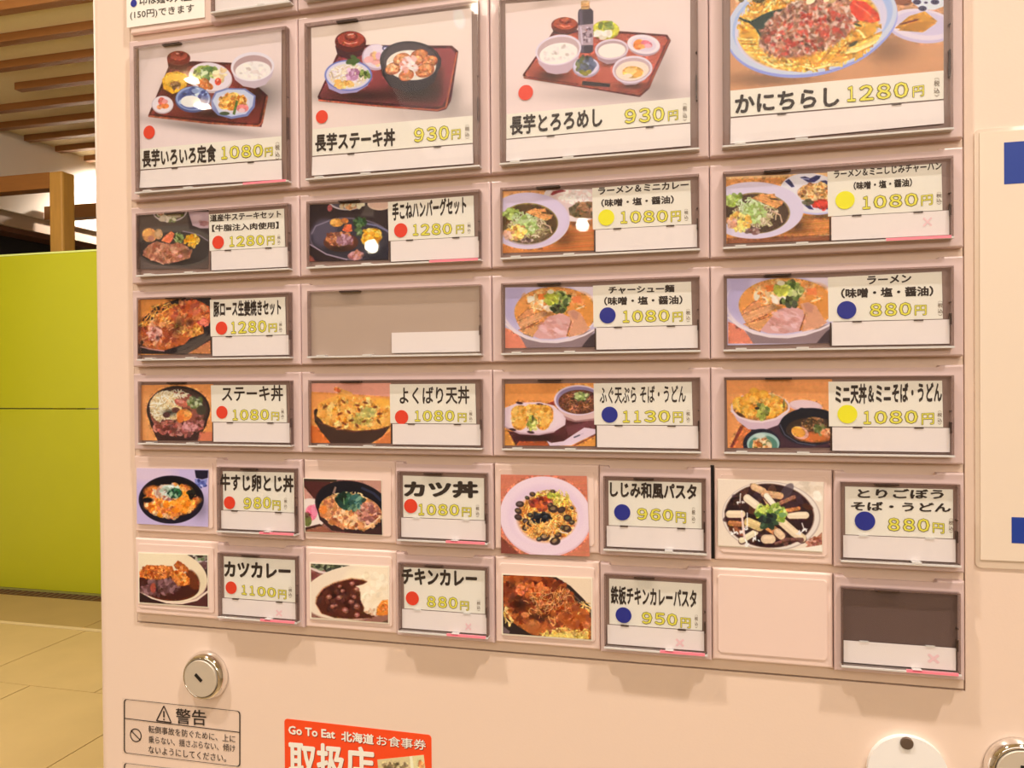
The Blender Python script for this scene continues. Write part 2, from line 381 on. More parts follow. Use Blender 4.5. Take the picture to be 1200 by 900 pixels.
@art('steak bowl set print', 'A2', [(92, 122), (797, 35), (802, 508), (97, 568)], 400, 300, (245, 210, 186), 2)
def _(a):
    a.el(350, 130, 400, 80, (248, 214, 186), soft=80); a.sh(650, 500, 300, 60, .18); a.sh(710, 420, 60, 100, .25)
    a.po([(122, 425), (210, 240), (260, 195), (715, 200), (742, 225), (712, 440), (690, 480), (655, 490), (130, 445)], (82, 26, 30))
    a.po([(132, 418), (218, 250), (265, 207), (710, 212), (728, 230), (700, 425), (668, 468), (140, 432)], (150, 62, 60)); a.sh(330, 420, 260, 40, .6); a.po([(500, 380), (680, 300), (660, 460), (480, 450)], (95, 40, 35), soft=30); a.ln([(128, 440), (400, 465), (655, 483), (690, 470), (735, 232)], 7, (190, 90, 60))
    a.po([(203, 200), (215, 245), (270, 262), (325, 240), (342, 190)], (72, 30, 34)); a.el(272, 182, 70, 46, (95, 30, 28)); a.el(274, 172, 60, 34, (165, 62, 45)); a.el(275, 162, 30, 18, (120, 38, 30)); a.el(273, 156, 22, 11, (190, 85, 60)); a.ln([(245, 185), (265, 192), (300, 185)], 5, (235, 150, 120)); a.ln([(262, 152), (285, 148)], 5, (240, 180, 155))
    a.el(385, 250, 62, 58, (200, 165, 170)); a.el(388, 246, 58, 52, (238, 208, 205)); a.sc(10, (380, 262, 30, 24), 13, [(245, 150, 70), (240, 165, 150), (250, 190, 120)]); a.el(430, 210, 16, 12, (70, 60, 90)); a.el(428, 212, 8, 6, (220, 200, 210)); a.el(398, 244, 14, 16, (235, 170, 175))
    a.po([(155, 335), (175, 390), (230, 412), (300, 405), (350, 375), (369, 325)], (170, 150, 180)); a.el(262, 330, 108, 68, (115, 120, 175)); a.el(262, 330, 100, 62, (225, 205, 210)); a.el(262, 332, 88, 53, (235, 210, 180)); a.nd(170, (262, 328, 88, 52), 5, [(250, 225, 200), (240, 210, 170), (225, 190, 150), (245, 215, 210)], .5)
    a.sc(24, (275, 325, 35, 24), 8, [(205, 140, 165), (225, 170, 185), (190, 120, 150)]); a.sc(24, (235, 368, 45, 16), 8, [(245, 175, 85), (250, 200, 110)]); a.sc(12, (285, 265, 20, 16), 8, [(70, 90, 40), (110, 130, 60)]); a.sc(10, (335, 330, 20, 20), 8, GREEN)
    a.sh(560, 395, 140, 60, .7); a.po([(405, 270), (415, 330), (450, 380), (520, 402), (590, 395), (640, 360), (668, 280)], (42, 30, 34)); a.el(537, 268, 133, 88, (46, 36, 40), 4); a.el(537, 266, 118, 76, (78, 60, 60), 4); a.el(540, 285, 108, 66, (240, 215, 185), 4); a.nd(80, (540, 285, 105, 62), 6, RICE, .4)
    for x, y, r_ in ((462, 300, 36), (500, 260, 38), (575, 245, 40), (620, 270, 36), (600, 308, 42), (560, 265, 34), (520, 330, 34)):
        a.el(x, y, r_, r_ * .72, (175, 85, 45), -20); a.el(x - 2, y - 3, r_ * .85, r_ * .56, (218, 130, 72), -20); a.sc(10, (x, y, r_ * .7, r_ * .45), 6, [(200, 105, 55), (235, 165, 105)])
    a.sc(30, (535, 285, 38, 34), 8, [(240, 170, 150), (250, 210, 195), (230, 140, 115)])
    a.el(745, 80, 22, 42, (255, 245, 235), soft=16, rot=-10, a=.5)

@art('grated yam meal print', 'A3', [(100, 20), (1075, -55), (1075, 512), (105, 602)], 440, 320, (246, 209, 188), 3)
def _(a):
    a.el(500, 10, 600, 120, (246, 208, 184), soft=100); a.sh(700, 500, 500, 60, .2); a.sh(930, 400, 100, 200, .2)
    a.po([(197, 395), (370, 165), (700, 168), (960, 185), (978, 215), (870, 470), (820, 512), (205, 415)], (85, 28, 28))
    a.po([(210, 390), (380, 178), (700, 180), (950, 195), (962, 212), (850, 462), (810, 492), (215, 403)], (185, 82, 60)); a.po([(600, 300), (940, 215), (850, 455), (640, 440)], (200, 95, 72), soft=60); a.ln([(205, 410), (520, 455), (815, 498), (870, 455), (970, 215)], 8, (165, 75, 52))
    a.sh(360, 400, 110, 40, .65); a.sh(780, 455, 100, 25, .6); a.sh(680, 345, 80, 20, .5); a.po([(520, 430), (668, 445), (665, 464), (520, 450)], (50, 38, 38))
    a.po([(355, 150), (370, 185), (430, 195), (485, 180), (497, 145)], (75, 32, 30)); a.el(426, 140, 72, 44, (105, 35, 25)); a.el(428, 130, 62, 34, (175, 68, 38)); a.el(428, 115, 32, 20, (125, 40, 25)); a.el(430, 108, 24, 12, (195, 85, 50)); a.ln([(395, 140), (425, 150), (455, 142)], 6, (235, 130, 90))
    a.el(643, 165, 72, 52, (190, 165, 40)); a.el(643, 160, 68, 46, (222, 205, 60)); a.sc(16, (640, 145, 40, 18), 10, [(120, 130, 50), (150, 150, 60)]); a.sc(20, (625, 190, 45, 16), 11, [(245, 220, 190), (250, 235, 205)])
    a.po([(497, 70), (502, 55), (520, 42), (560, 42), (578, 60), (578, 280), (562, 290), (515, 288), (500, 275)], (62, 46, 55)); a.po([(503, 65), (520, 50), (530, 285), (515, 285)], (100, 80, 90), soft=6); a.po([(498, 140), (578, 130), (578, 248), (500, 250)], (185, 150, 150)); a.ln([(512, 150), (520, 240)], 8, (215, 185, 185)); a.sc(26, (548, 195, 22, 45), 6, [(110, 80, 90), (200, 120, 90), (230, 200, 195), (90, 60, 70)]); a.po([(513, 10), (558, 8), (558, 50), (515, 52)], (215, 150, 85)); a.el(536, 10, 23, 8, (235, 180, 120)); a.ln([(515, 38), (558, 36)], 4, (170, 110, 60))
    a.po([(268, 275), (285, 340), (330, 385), (380, 396), (440, 388), (490, 345), (515, 265)], (205, 165, 165)); a.el(391, 270, 125, 78, (235, 205, 200), -8); a.el(391, 272, 114, 68, (205, 165, 155), -8); a.el(392, 288, 104, 54, (250, 228, 205), -8); a.sc(50, (392, 290, 88, 42), 7, RICE)
    a.el(540, 362, 72, 52, (175, 150, 160)); a.el(540, 356, 68, 46, (225, 200, 205)); a.sc(40, (540, 345, 45, 40), 12, [(80, 80, 90), (60, 60, 50), (150, 150, 160), (110, 110, 60), (100, 100, 120)]); a.sc(10, (540, 385, 26, 12), 8, [(120, 110, 40), (160, 140, 50)])
    a.po([(588, 285), (605, 325), (650, 348), (710, 340), (750, 310), (762, 265)], (175, 135, 135)); a.el(675, 268, 88, 56, (228, 195, 192), -6); a.el(676, 270, 78, 47, (190, 150, 145), -6); a.el(676, 276, 72, 40, (250, 225, 200), -6)
    a.el(840, 245, 84, 56, (185, 150, 150), 6); a.el(840, 238, 84, 52, (242, 215, 210), 6); a.el(840, 240, 64, 38, (230, 200, 196), 6); a.el(815, 240, 26, 30, (242, 130, 50), 40); a.el(855, 236, 30, 18, (225, 110, 115), 20); a.el(830, 250, 20, 12, (250, 160, 80)); a.el(862, 246, 18, 12, (245, 170, 170))
    a.po([(680, 375), (700, 425), (745, 452), (800, 450), (850, 425), (884, 370)], (190, 155, 158)); a.el(782, 372, 104, 70, (235, 205, 200), -8); a.el(782, 374, 94, 60, (205, 165, 158), -8); a.el(782, 380, 86, 50, (246, 212, 180), -8); a.el(785, 388, 54, 30, (245, 170, 75)); a.el(775, 382, 30, 16, (250, 195, 110)); a.el(760, 405, 24, 10, (250, 215, 180))
    a.po([(100, 0), (260, 0), (240, 8), (100, 18)], (110, 55, 55), soft=6)

@art('crab pasta print', 'A4', [(143, -150), (1143, -215), (1143, 330), (143, 425)], 460, 300, (218, 148, 98), 4)
def _(a):
    for i in range(60): y = a.r.uniform(-200, 430); a.ln([(140, y + 30), (1150, y - 50)], 3, (200 + a.r.uniform(-15, 15), 130, 85), .35)
    a.sh(330, 370, 260, 40, .35); a.sh(900, 240, 120, 80, .3)
    a.el(1040, 130, 150, 76, (205, 180, 195), 5); a.el(1045, 118, 148, 74, (232, 205, 205), 5); a.el(1050, 112, 120, 56, (215, 190, 200), 5); a.po([(925, 140), (990, 80), (1060, 55), (1115, 100), (1060, 150)], (215, 140, 40)); a.po([(940, 150), (1000, 110), (1080, 100), (1110, 110), (1050, 155)], (190, 120, 35)); a.po([(945, 118), (1030, 90), (1030, 100), (950, 125)], (120, 50, 25)); a.el(960, -10, 60, 40, (150, 80, 50))
    a.po([(1000, -60), (1143, -60), (1143, 30), (1100, 48), (1040, 45), (1000, 10)], (225, 215, 220)); [a.el(x, y, 18, 12, (60, 50, 75)) for x, y in ((1025, 12), (1105, 10), (1050, 42), (1080, -20), (1030, -40))]; a.el(1065, 14, 8, 5, (60, 50, 75))
    a.el(530, 120, 412, 238, (150, 150, 200), -10); a.el(530, 108, 410, 236, (205, 200, 225), -10); a.el(535, 100, 385, 212, (170, 180, 218), -10); a.el(528, 118, 366, 212, (218, 198, 205), -10)
    a.el(520, 130, 335, 200, (232, 160, 50), -8, soft=10); a.nd(330, (520, 135, 345, 205), 11, [(250, 195, 85), (240, 170, 55), (225, 145, 40), (255, 215, 120), (205, 125, 35)], .55, turn=1.2)
    for k in range(60):
        t = a.r.uniform(.3, 2.9); x, y = 510 + 320 * math.cos(t), 130 + 195 * math.sin(t); a.ln([(x - 70, y - 14 + 30 * math.cos(t)), (x - 20, y + 3), (x + 60, y - 12 - 22 * math.cos(t))], 9, a.pick([(250, 200, 95), (235, 165, 50), (215, 135, 35), (255, 220, 130)]), .9, clip=(520, 135, 350, 210))
    a.po([(190, 85), (245, 102), (300, 75), (340, 60), (400, 50), (460, 45), (380, 120), (330, 190), (290, 175), (270, 140), (240, 112)], (28, 52, 40)); a.ln([(190, 85), (215, 100), (250, 108)], 7, (25, 40, 35))
    for k in range(14): x = 270 + k * 12; a.po([(x, 110 - k * 4), (x + 10, 82 - k * 3), (x + 16, 108 - k * 4)], (28, 52, 40))
    a.el(520, 140, 235, 120, (190, 110, 70), -18, soft=20); a.sc(1100, (525, 130, 245, 120, -18), 7, [(215, 165, 135), (195, 120, 85), (228, 190, 162), (165, 90, 62), (205, 145, 110), (175, 75, 50), (140, 90, 62), (120, 70, 50)], 2.4, a=.8)
    a.sc(70, (520, 150, 210, 90, -18), 8, [(205, 55, 35), (185, 45, 30)], 1.8, a=.65)
    a.po([(718, 30), (735, 8), (790, 15), (850, 70), (858, 105), (820, 118), (760, 108), (725, 70)], (225, 55, 25)); a.po([(790, 60), (850, 90), (835, 115), (780, 105)], (240, 85, 40)); a.ln([(740, 25), (800, 65), (830, 100)], 5, (250, 120, 80)); a.el(735, 215, 22, 8, (60, 60, 30), -30); a.el(755, 130, 18, 6, (70, 70, 35), 20)
    a.sc(30, (430, -20, 250, 40), 16, [(150, 110, 60), (230, 180, 110), (245, 210, 150), (90, 80, 40)])

@art('steak plate print', 'C1', [(55, 178), (895, 110), (890, 795), (52, 805)], 190, 150, (96, 76, 64), 5)
def _(a):
    a.el(500, 540, 480, 250, (92, 78, 66)); a.el(500, 560, 430, 200, (66, 54, 48)); a.po([(60, 640), (300, 770), (700, 790), (880, 790), (880, 820), (50, 820)], (110, 88, 76), soft=30); a.ln([(60, 705), (250, 755), (420, 780)], 10, (120, 96, 84)); a.po([(640, 120), (900, 120), (900, 400), (780, 340), (680, 330)], (60, 45, 42), soft=30)
    a.ln([(600, 355), (700, 375), (800, 410), (885, 470)], 12, (150, 125, 125)); a.po([(660, 130), (900, 130), (900, 325), (800, 325), (710, 290)], (190, 150, 145)); a.sc(12, (840, 265, 60, 30), 16, [(150, 95, 85), (170, 110, 105)]); a.el(760, 200, 60, 40, (205, 165, 155), soft=30)
    a.el(440, 100, 215, 150, (210, 180, 170)); a.el(440, 96, 200, 138, (110, 85, 70)); a.sc(30, (440, 170, 150, 60), 24, [(225, 190, 150), (190, 130, 90), (120, 120, 60), (235, 205, 170)])
    a.el(205, 400, 88, 84, (215, 140, 80)); a.el(180, 375, 50, 40, (240, 165, 85), soft=20); a.el(225, 440, 40, 34, (190, 120, 95), soft=15); a.el(312, 385, 50, 62, (200, 145, 95)); a.el(310, 375, 30, 40, (215, 165, 115), soft=12)
    a.po([(345, 465), (370, 420), (460, 350), (500, 380), (480, 450), (440, 495)], (235, 115, 70)); a.ln([(360, 455), (460, 370)], 12, (245, 140, 95)); a.nd(40, (545, 425, 65, 75), 11, [(150, 160, 90), (110, 120, 60), (180, 185, 120), (80, 90, 45)], .9, turn=.4, ang=1.2)
    a.sc(46, (700, 460, 95, 60), 18, CORN, 1.2); a.el(725, 535, 20, 22, (240, 180, 80)); a.el(775, 460, 22, 30, (240, 180, 80))
    a.sh(430, 700, 300, 50, .5); a.po([(120, 640), (190, 520), (290, 470), (400, 500), (560, 495), (660, 540), (695, 610), (680, 670), (520, 720), (370, 745), (230, 700)], (175, 105, 75)); a.sc(150, (420, 600, 260, 105), 18, [(205, 130, 95), (180, 100, 70), (225, 160, 120), (150, 85, 60), (195, 130, 90)], 2, a=.7); a.sh(640, 590, 70, 60, .35); a.el(565, 645, 26, 20, (230, 155, 140)); a.ln([(290, 705), (370, 745)], 12, (235, 170, 130))

@art('hamburg plate print', 'C2', [(80, 100), (1005, 70), (1000, 745), (75, 765)], 200, 150, (52, 34, 34), 6)
def _(a):
    a.el(560, 500, 490, 250, (110, 90, 96), 3); a.el(560, 500, 465, 232, (58, 48, 54), 3); a.el(250, 430, 150, 160, (88, 74, 84), soft=60, rot=20); a.po([(75, 560), (280, 680), (500, 745), (500, 800), (60, 800)], (48, 30, 30)); a.ln([(85, 565), (280, 680), (520, 742)], 16, (170, 140, 145)); a.po([(70, 680), (120, 720), (150, 770), (70, 770)], (170, 85, 65), soft=20)
    a.ln([(105, 440), (150, 350), (310, 290)], 14, (140, 120, 128)); a.ln([(740, 320), (870, 345), (1000, 410)], 22, (120, 110, 130)); a.po([(740, 100), (850, 100), (830, 240), (680, 230)], (90, 72, 62), soft=30)
    a.el(520, 50, 222, 115, (215, 190, 180)); a.el(520, 48, 200, 98, (90, 75, 80)); a.sc(26, (560, 90, 150, 50), 22, [(225, 190, 140), (220, 150, 90), (120, 110, 70), (240, 215, 170)]); a.el(320, 140, 30, 40, (190, 90, 80)); a.el(900, 90, 140, 75, (235, 190, 155)); a.el(900, 84, 120, 60, (225, 175, 145))
    a.el(400, 310, 80, 50, (225, 145, 60)); a.el(495, 290, 46, 34, (200, 110, 50)); a.el(370, 300, 40, 26, (240, 170, 80), soft=12); a.po([(465, 400), (500, 330), (575, 330), (585, 410), (520, 425)], (240, 105, 60)); a.sc(40, (670, 305, 65, 45), 18, [(50, 80, 40), (80, 105, 50), (35, 55, 30)]); a.sc(14, (650, 400, 40, 60), 18, [(90, 110, 60), (130, 140, 90)])
    a.el(450, 540, 205, 110, (95, 48, 34)); a.el(430, 500, 160, 80, (165, 90, 55)); a.sc(90, (430, 500, 160, 72), 17, [(205, 125, 70), (180, 100, 60), (225, 150, 100), (130, 70, 50)], 1.8); a.sc(40, (500, 520, 85, 55), 14, [(205, 150, 155), (170, 110, 115), (140, 85, 85)], 2); a.sh(430, 620, 170, 45, .5)
    a.sc(70, (800, 470, 120, 80), 26, CORN, 1.2); a.el(620, 700, 90, 48, (190, 115, 105)); a.sc(40, (620, 690, 85, 45), 14, [(215, 150, 140), (170, 95, 90), (200, 120, 90)], 2); a.po([(700, 700), (1000, 560), (1000, 745), (700, 745)], (40, 34, 42), soft=50)

@art('ginger pork print', 'C3', [(75, 120), (972, 95), (975, 790), (70, 805)], 200, 160, (230, 140, 65), 7)
def _(a):
    a.po([(80, 400), (300, 210), (560, 110), (975, 90), (975, 800), (70, 790)], (38, 28, 30)); a.po([(500, 790), (700, 720), (975, 540), (975, 600), (700, 790)], (95, 75, 62), soft=20); a.po([(690, 790), (970, 620), (975, 790)], (200, 120, 70), soft=15); a.po([(560, 720), (930, 520), (900, 640), (560, 770)], (85, 70, 60), soft=30)
    P = [(75, 560), (180, 430), (330, 300), (520, 190), (700, 130), (850, 140), (965, 210), (975, 400), (880, 420), (890, 540), (720, 600), (660, 670), (560, 700), (380, 755), (200, 740), (80, 650)]
    a.po(P, (190, 90, 40), soft=12); a.nd(240, (420, 400, 420, 250), 13, GOLD + [(215, 120, 55), (240, 170, 100)], .35, ang=-.6)
    a.sc(200, (330, 560, 250, 150), 22, [(205, 105, 50), (225, 140, 80), (180, 75, 40), (235, 165, 120), (150, 60, 35)], 2, a=.8); a.sc(160, (720, 290, 240, 150), 24, [(210, 90, 40), (225, 120, 55), (180, 70, 40), (160, 60, 40), (235, 150, 90)], 2, a=.8)
    a.sc(60, (280, 540, 90, 80), 14, [(225, 150, 130), (190, 100, 80), (240, 175, 150)], 2); a.sh(570, 450, 70, 150, .6, 20); a.sh(720, 400, 90, 50, .6, -30); a.sh(320, 590, 30, 40, .6); a.po([(680, 560), (800, 410), (890, 530), (740, 590)], (235, 150, 75), soft=12); a.sc(30, (790, 500, 70, 60), 14, GOLD)
    a.ln([(100, 700), (220, 730), (400, 755)], 16, (190, 130, 115)); a.el(122, 650, 18, 26, (60, 30, 25)); a.sc(30, (900, 400, 60, 40), 16, [(225, 110, 80), (200, 80, 60)])

@art('steak bowl print', 'C4', [(112, 120), (1000, 108), (990, 812), (100, 805)], 200, 160, (236, 146, 78), 8)
def _(a):
    a.el(200, 500, 120, 300, (243, 158, 88), soft=80); a.po([(185, 430), (230, 620), (320, 810), (820, 810), (920, 620), (962, 440)], (62, 34, 30)); a.po([(840, 700), (1000, 700), (1000, 812), (820, 812)], (225, 120, 80), soft=20); a.el(573, 430, 392, 300, (44, 30, 30)); a.el(573, 435, 365, 275, (74, 48, 40))
    a.el(560, 470, 330, 270, (150, 80, 60)); a.el(420, 390, 200, 200, (232, 195, 140), soft=10); a.nd(150, (420, 390, 210, 205), 9, [(245, 220, 175), (225, 190, 125), (250, 230, 200), (215, 175, 115)], .5); a.nd(40, (580, 230, 130, 60), 10, [(245, 225, 190), (235, 210, 160)], .8)
    a.sc(50, (780, 330, 90, 75), 18, [(120, 125, 70), (160, 160, 100), (85, 90, 55), (190, 185, 140)]); a.sc(130, (560, 650, 300, 95), 20, [(150, 75, 58), (185, 105, 85), (125, 58, 48), (205, 135, 115), (100, 48, 40), (175, 80, 65)], 2); a.el(610, 340, 85, 45, (200, 100, 75), 25); a.el(600, 320, 50, 22, (225, 140, 115), 25)
    a.sh(470, 460, 100, 50, .75); a.el(430, 490, 45, 35, (85, 45, 45)); a.el(545, 430, 50, 35, (95, 50, 42)); a.sc(30, (820, 560, 60, 80), 18, [(190, 120, 100), (150, 80, 70), (110, 60, 50)]); a.el(650, 490, 95, 75, (238, 135, 55)); a.el(690, 470, 45, 42, (250, 165, 80)); a.el(600, 540, 42, 50, (230, 115, 50)); a.el(860, 430, 60, 60, (70, 62, 45), soft=20)
    a.sc(30, (720, 640, 90, 50), 20, [(225, 150, 140), (190, 110, 100)])

@art('tempura bowl print', 'C5', [(98, 92), (1030, 88), (1028, 795), (90, 790)], 200, 150, (242, 150, 75), 9)
def _(a):
    a.po([(95, 80), (1040, 80), (1040, 250), (95, 190)], (240, 158, 128), soft=10); a.po([(90, 580), (200, 620), (330, 800), (80, 800)], (225, 110, 45), soft=10); a.po([(830, 800), (1040, 640), (1040, 800)], (225, 120, 60), soft=10); a.po([(130, 430), (150, 400), (190, 430), (400, 640), (1030, 590), (930, 720), (800, 795), (330, 795), (210, 650), (140, 540)], (70, 44, 34)); a.el(160, 430, 30, 38, (45, 30, 25))
    a.po([(170, 470), (180, 330), (300, 270), (430, 220), (380, 140), (420, 140), (560, 220), (700, 290), (850, 260), (1030, 280), (1030, 590), (850, 640), (620, 650), (420, 620), (250, 570)], (243, 165, 70), soft=12)
    a.sc(330, (600, 430, 420, 170), 24, [(250, 180, 85), (240, 155, 60), (225, 135, 50), (255, 200, 115), (245, 170, 80)], 1.6, a=.75); a.ln([(390, 160), (560, 220)], 50, (245, 170, 85)); a.ln([(390, 160), (430, 180)], 40, (225, 105, 55))
    a.sc(50, (740, 450, 110, 50, -20), 20, [(205, 180, 95), (180, 170, 90), (225, 195, 110)]); a.sc(50, (680, 530, 110, 40), 16, [(190, 160, 75), (210, 170, 80)])
    for x, y in ((265, 365), (540, 430), (440, 450), (640, 350), (740, 322), (845, 370), (490, 565), (720, 540), (570, 530), (430, 610), (890, 540), (660, 400), (480, 310), (900, 450), (640, 590)): a.el(x, y, 30, 14, (130, 65, 30), a.r.uniform(-30, 60), soft=10)
    a.ln([(190, 550), (420, 635), (620, 660), (860, 640), (1030, 590)], 12, (110, 60, 35)); a.el(930, 320, 80, 50, (252, 175, 65), soft=25)

def bowl_fill(a, dy):
    k = lambda y: y + dy
    a.sc(30, (130, k(360), 90, 50), 22, [(165, 175, 75), (190, 195, 100), (120, 130, 50)]); a.nd(110, (350, k(520), 260, 130), 14, [(235, 205, 165), (215, 180, 135), (190, 170, 110), (160, 130, 90)], .9); a.nd(60, (300, k(420), 160, 90), 13, [(205, 205, 150), (175, 185, 110), (225, 215, 175)], .8)
    a.sc(70, (340, k(490), 110, 100), 17, [(165, 180, 90), (190, 200, 120), (210, 210, 150), (140, 150, 70)]); a.sc(60, (190, k(580), 120, 90), 22, [(250, 205, 90), (235, 170, 70), (255, 220, 120), (215, 140, 80)], 1.2); a.sc(12, (110, k(590), 50, 50), 20, [(225, 150, 110), (240, 180, 150)])
    for p in ([(310, 340), (430, 290), (560, 400), (600, 420), (560, 445)], [(380, 310), (545, 295), (560, 340), (420, 340)], [(450, 350), (640, 370), (620, 410), (560, 440)]): a.po([(x, k(y)) for x, y in p], (235, 155, 85)); a.ln([(p[0][0], k(p[0][1])), (p[2][0], k(p[2][1]))], 6, (205, 120, 60))
    a.ln([(520, k(470)), (600, k(510)), (620, k(580))], 14, (230, 180, 140)); a.sc(14, (320, k(670), 70, 26), 14, [(140, 90, 80), (190, 150, 130), (100, 70, 60)])

@art('ramen and curry print', 'D1', [(45, 92), (1112, 65), (1118, 785), (42, 815)], 220, 160, (215, 125, 60), 10)
def _(a):
    for i in range(40): y = a.r.uniform(430, 830); a.ln([(500, y + 20), (1130, y - 30)], 8, (200 + a.r.uniform(-30, 30), 105 + a.r.uniform(-25, 20), 45), .5)
    a.po([(42, 80), (560, 75), (560, 120), (42, 260)], (240, 160, 95)); a.sh(760, 640, 160, 140, .4); a.sh(950, 470, 200, 40, .5)
    a.el(900, 190, 380, 260, (240, 210, 195)); a.el(920, 180, 330, 210, (228, 190, 175)); a.el(900, 150, 220, 95, (240, 200, 180)); a.sc(60, (900, 150, 200, 90), 16, RICE); a.po([(610, 130), (640, 90), (740, 70), (790, 90), (700, 110), (630, 140)], (140, 45, 45)); a.po([(820, 290), (900, 240), (1040, 210), (1118, 220), (1118, 410), (900, 405), (830, 370)], (135, 95, 60)); a.sc(60, (980, 310, 140, 80), 18, [(150, 95, 60), (90, 75, 50), (180, 120, 80), (110, 90, 55)])
    a.el(340, 440, 492, 330, (228, 198, 200)); a.el(340, 425, 485, 318, (222, 192, 200)); a.el(330, 420, 470, 300, (226, 196, 206), soft=30); a.el(345, 470, 350, 238, (150, 120, 60)); a.el(345, 475, 338, 228, (92, 62, 34))
    a.el(330, 560, 280, 150, (120, 92, 60), soft=40)
    bowl_fill(a, 0)
@art('ramen and clam rice print', 'D4', [(50, 105), (1115, 62), (1125, 680 + 60), (55, 775)], 230, 160, (225, 140, 70), 11)
def _(a):
    a.po([(40, 60), (1130, 60), (1130, 90), (600, 110), (40, 130)], (248, 185, 120), soft=15)
    for i in range(40): y = a.r.uniform(430, 800); a.ln([(400, y + 30), (1130, y - 40)], 8, (205 + a.r.uniform(-30, 30), 115 + a.r.uniform(-25, 20), 45), .5)
    a.sh(760, 600, 160, 110, .55); a.sh(1000, 500, 200, 40, .45); a.po([(540, 745), (1125, 678), (1125, 690), (560, 758)], (235, 180, 125)); a.po([(60, 720), (1125, 690), (1125, 790), (60, 790)], (120, 60, 40), soft=10, a=.7)
    a.el(920, 280, 325, 205, (200, 185, 205), 8); a.el(920, 268, 320, 198, (235, 215, 220), 8)
    for p in ([(650, 150), (690, 125), (720, 160), (745, 205), (715, 210)], [(800, 110), (850, 100), (900, 120), (960, 90), (1005, 95), (990, 125), (940, 160), (880, 160)], [(1000, 145), (1050, 140), (1110, 170), (1110, 195), (1040, 185)], [(840, 390), (900, 390), (935, 435), (890, 430)], [(950, 400), (1115, 400), (1115, 430), (1000, 432)]): a.po(p, (45, 40, 80))
    a.ln([(820, 122), (890, 128)], 8, (200, 190, 210)); a.el(960, 265, 185, 95, (215, 150, 85), soft=10); a.sc(170, (965, 260, 180, 92), 15, [(230, 175, 105), (205, 140, 70), (245, 200, 140), (150, 95, 55), (225, 130, 60)], 1.3); a.sc(30, (1010, 380, 80, 34), 20, [(225, 60, 40), (205, 45, 35)]); a.sc(16, (880, 360, 50, 30), 14, [(110, 70, 50), (90, 80, 50)])
    a.el(335, 442, 500, 285, (228, 200, 205)); a.el(335, 428, 495, 272, (226, 200, 208)); a.el(355, 470, 345, 205, (150, 120, 70)); a.el(352, 474, 333, 196, (84, 58, 40))
    bowl_fill(a, -20)

def chashu(a, oy, ky):
    def Y(y): return (y - 120) * ky + oy
    q = lambda P: [(x, Y(y)) for x, y in P]
    a.po(q([(70, 590), (200, 640), (350, 830), (70, 830)]), (235, 130, 95)); a.po(q([(880, 800), (1140, 640), (1140, 830), (860, 830)]), (70, 50, 50), soft=20)
    a.po(q([(230, 660), (330, 830), (960, 830), (1140, 600), (600, 770)]), (150, 118, 112), soft=10)
    a.el(600, Y(390), 560, 372 * ky, (235, 205, 200)); a.el(605, Y(370), 545, 365 * ky, (205, 180, 195)); a.po(q([(80, 120), (300, 110), (300, 400), (200, 560), (90, 480)]), (190, 165, 185), soft=60); a.po(q([(850, 110), (1150, 110), (1140, 300), (1000, 200)]), (238, 208, 205), soft=20)
    a.el(660, Y(410), 480, 298 * ky, (225, 145, 70)); a.el(660, Y(420), 465, 290 * ky, (232, 145, 70)); a.el(940, Y(360), 180, 180 * ky, (228, 140, 60), soft=60); a.sc(60, (640, Y(260), 380, 90), 20, [(245, 180, 110), (235, 150, 80), (225, 125, 60), (250, 200, 140)], 2, a=.5)
    a.sc(40, (440, Y(300), 90, 90), 24, [(250, 205, 150), (240, 180, 110), (245, 225, 190), (230, 140, 70)], 1.6); a.po(q([(450, 200), (560, 190), (540, 260), (470, 270)]), (245, 125, 50)); a.po(q([(860, 230), (960, 220), (970, 300), (870, 300)]), (240, 125, 65), soft=14); a.po(q([(900, 370), (1010, 320), (1000, 350), (920, 380)]), (250, 200, 140))
    for p, c in (([(220, 480), (330, 380), (400, 370), (420, 450), (250, 515)], (222, 140, 85)), ([(210, 520), (400, 440), (540, 400), (570, 440), (470, 520), (260, 620)], (230, 155, 100)), ([(230, 620), (440, 560), (520, 520), (400, 700), (290, 660)], (225, 150, 90))):
        a.po(q(p), c); a.ln(q(p[:3]), 7, (180, 100, 60)); a.ln(q([p[-1], p[-2]]), 10, (150, 85, 50)); a.ln(q([((p[0][0] + p[-1][0]) / 2, (p[0][1] + p[-1][1]) / 2), p[3]]), 5, (245, 185, 130))
    a.po(q([(800, 400), (880, 380), (960, 420), (1040, 570), (1070, 600), (980, 670), (820, 705), (850, 520)]), (226, 152, 110)); a.po(q([(830, 400), (880, 385), (940, 420), (920, 500), (860, 480)]), (205, 135, 105), soft=20)
    a.po(q([(400, 690), (500, 560), (600, 460), (740, 425), (830, 470), (845, 530), (790, 700), (640, 725), (480, 720)]), (226, 160, 145)); a.ln(q([(850, 520), (800, 690)]), 14, (160, 90, 60)); a.sc(60, (640, Y(590), 150, 100), 20, [(235, 175, 165), (215, 140, 125), (240, 190, 175), (205, 130, 110)], 2.2, a=.5, rot=20); a.sh(560, Y(440), 90, 40, .35)
    a.sc(70, (700, Y(270), 130, 90), 24, [(130, 140, 60), (165, 170, 80), (90, 105, 45), (210, 200, 130), (70, 80, 40)], 1.6); a.sc(20, (610, Y(250), 60, 60), 26, [(205, 195, 70), (180, 175, 60)]); a.sc(10, (600, Y(360), 60, 24), 22, [(250, 225, 195), (240, 200, 160)]); a.sc(24, (700, Y(380), 90, 40), 20, [(75, 75, 40), (110, 120, 55), (50, 50, 30)])
    a.el(610, Y(170), 40, 26, (245, 220, 180)); a.ln(q([(75, 545), (180, 640), (330, 715), (500, 755), (680, 762), (850, 735), (1000, 680), (1138, 600)]), 22, (242, 212, 200))
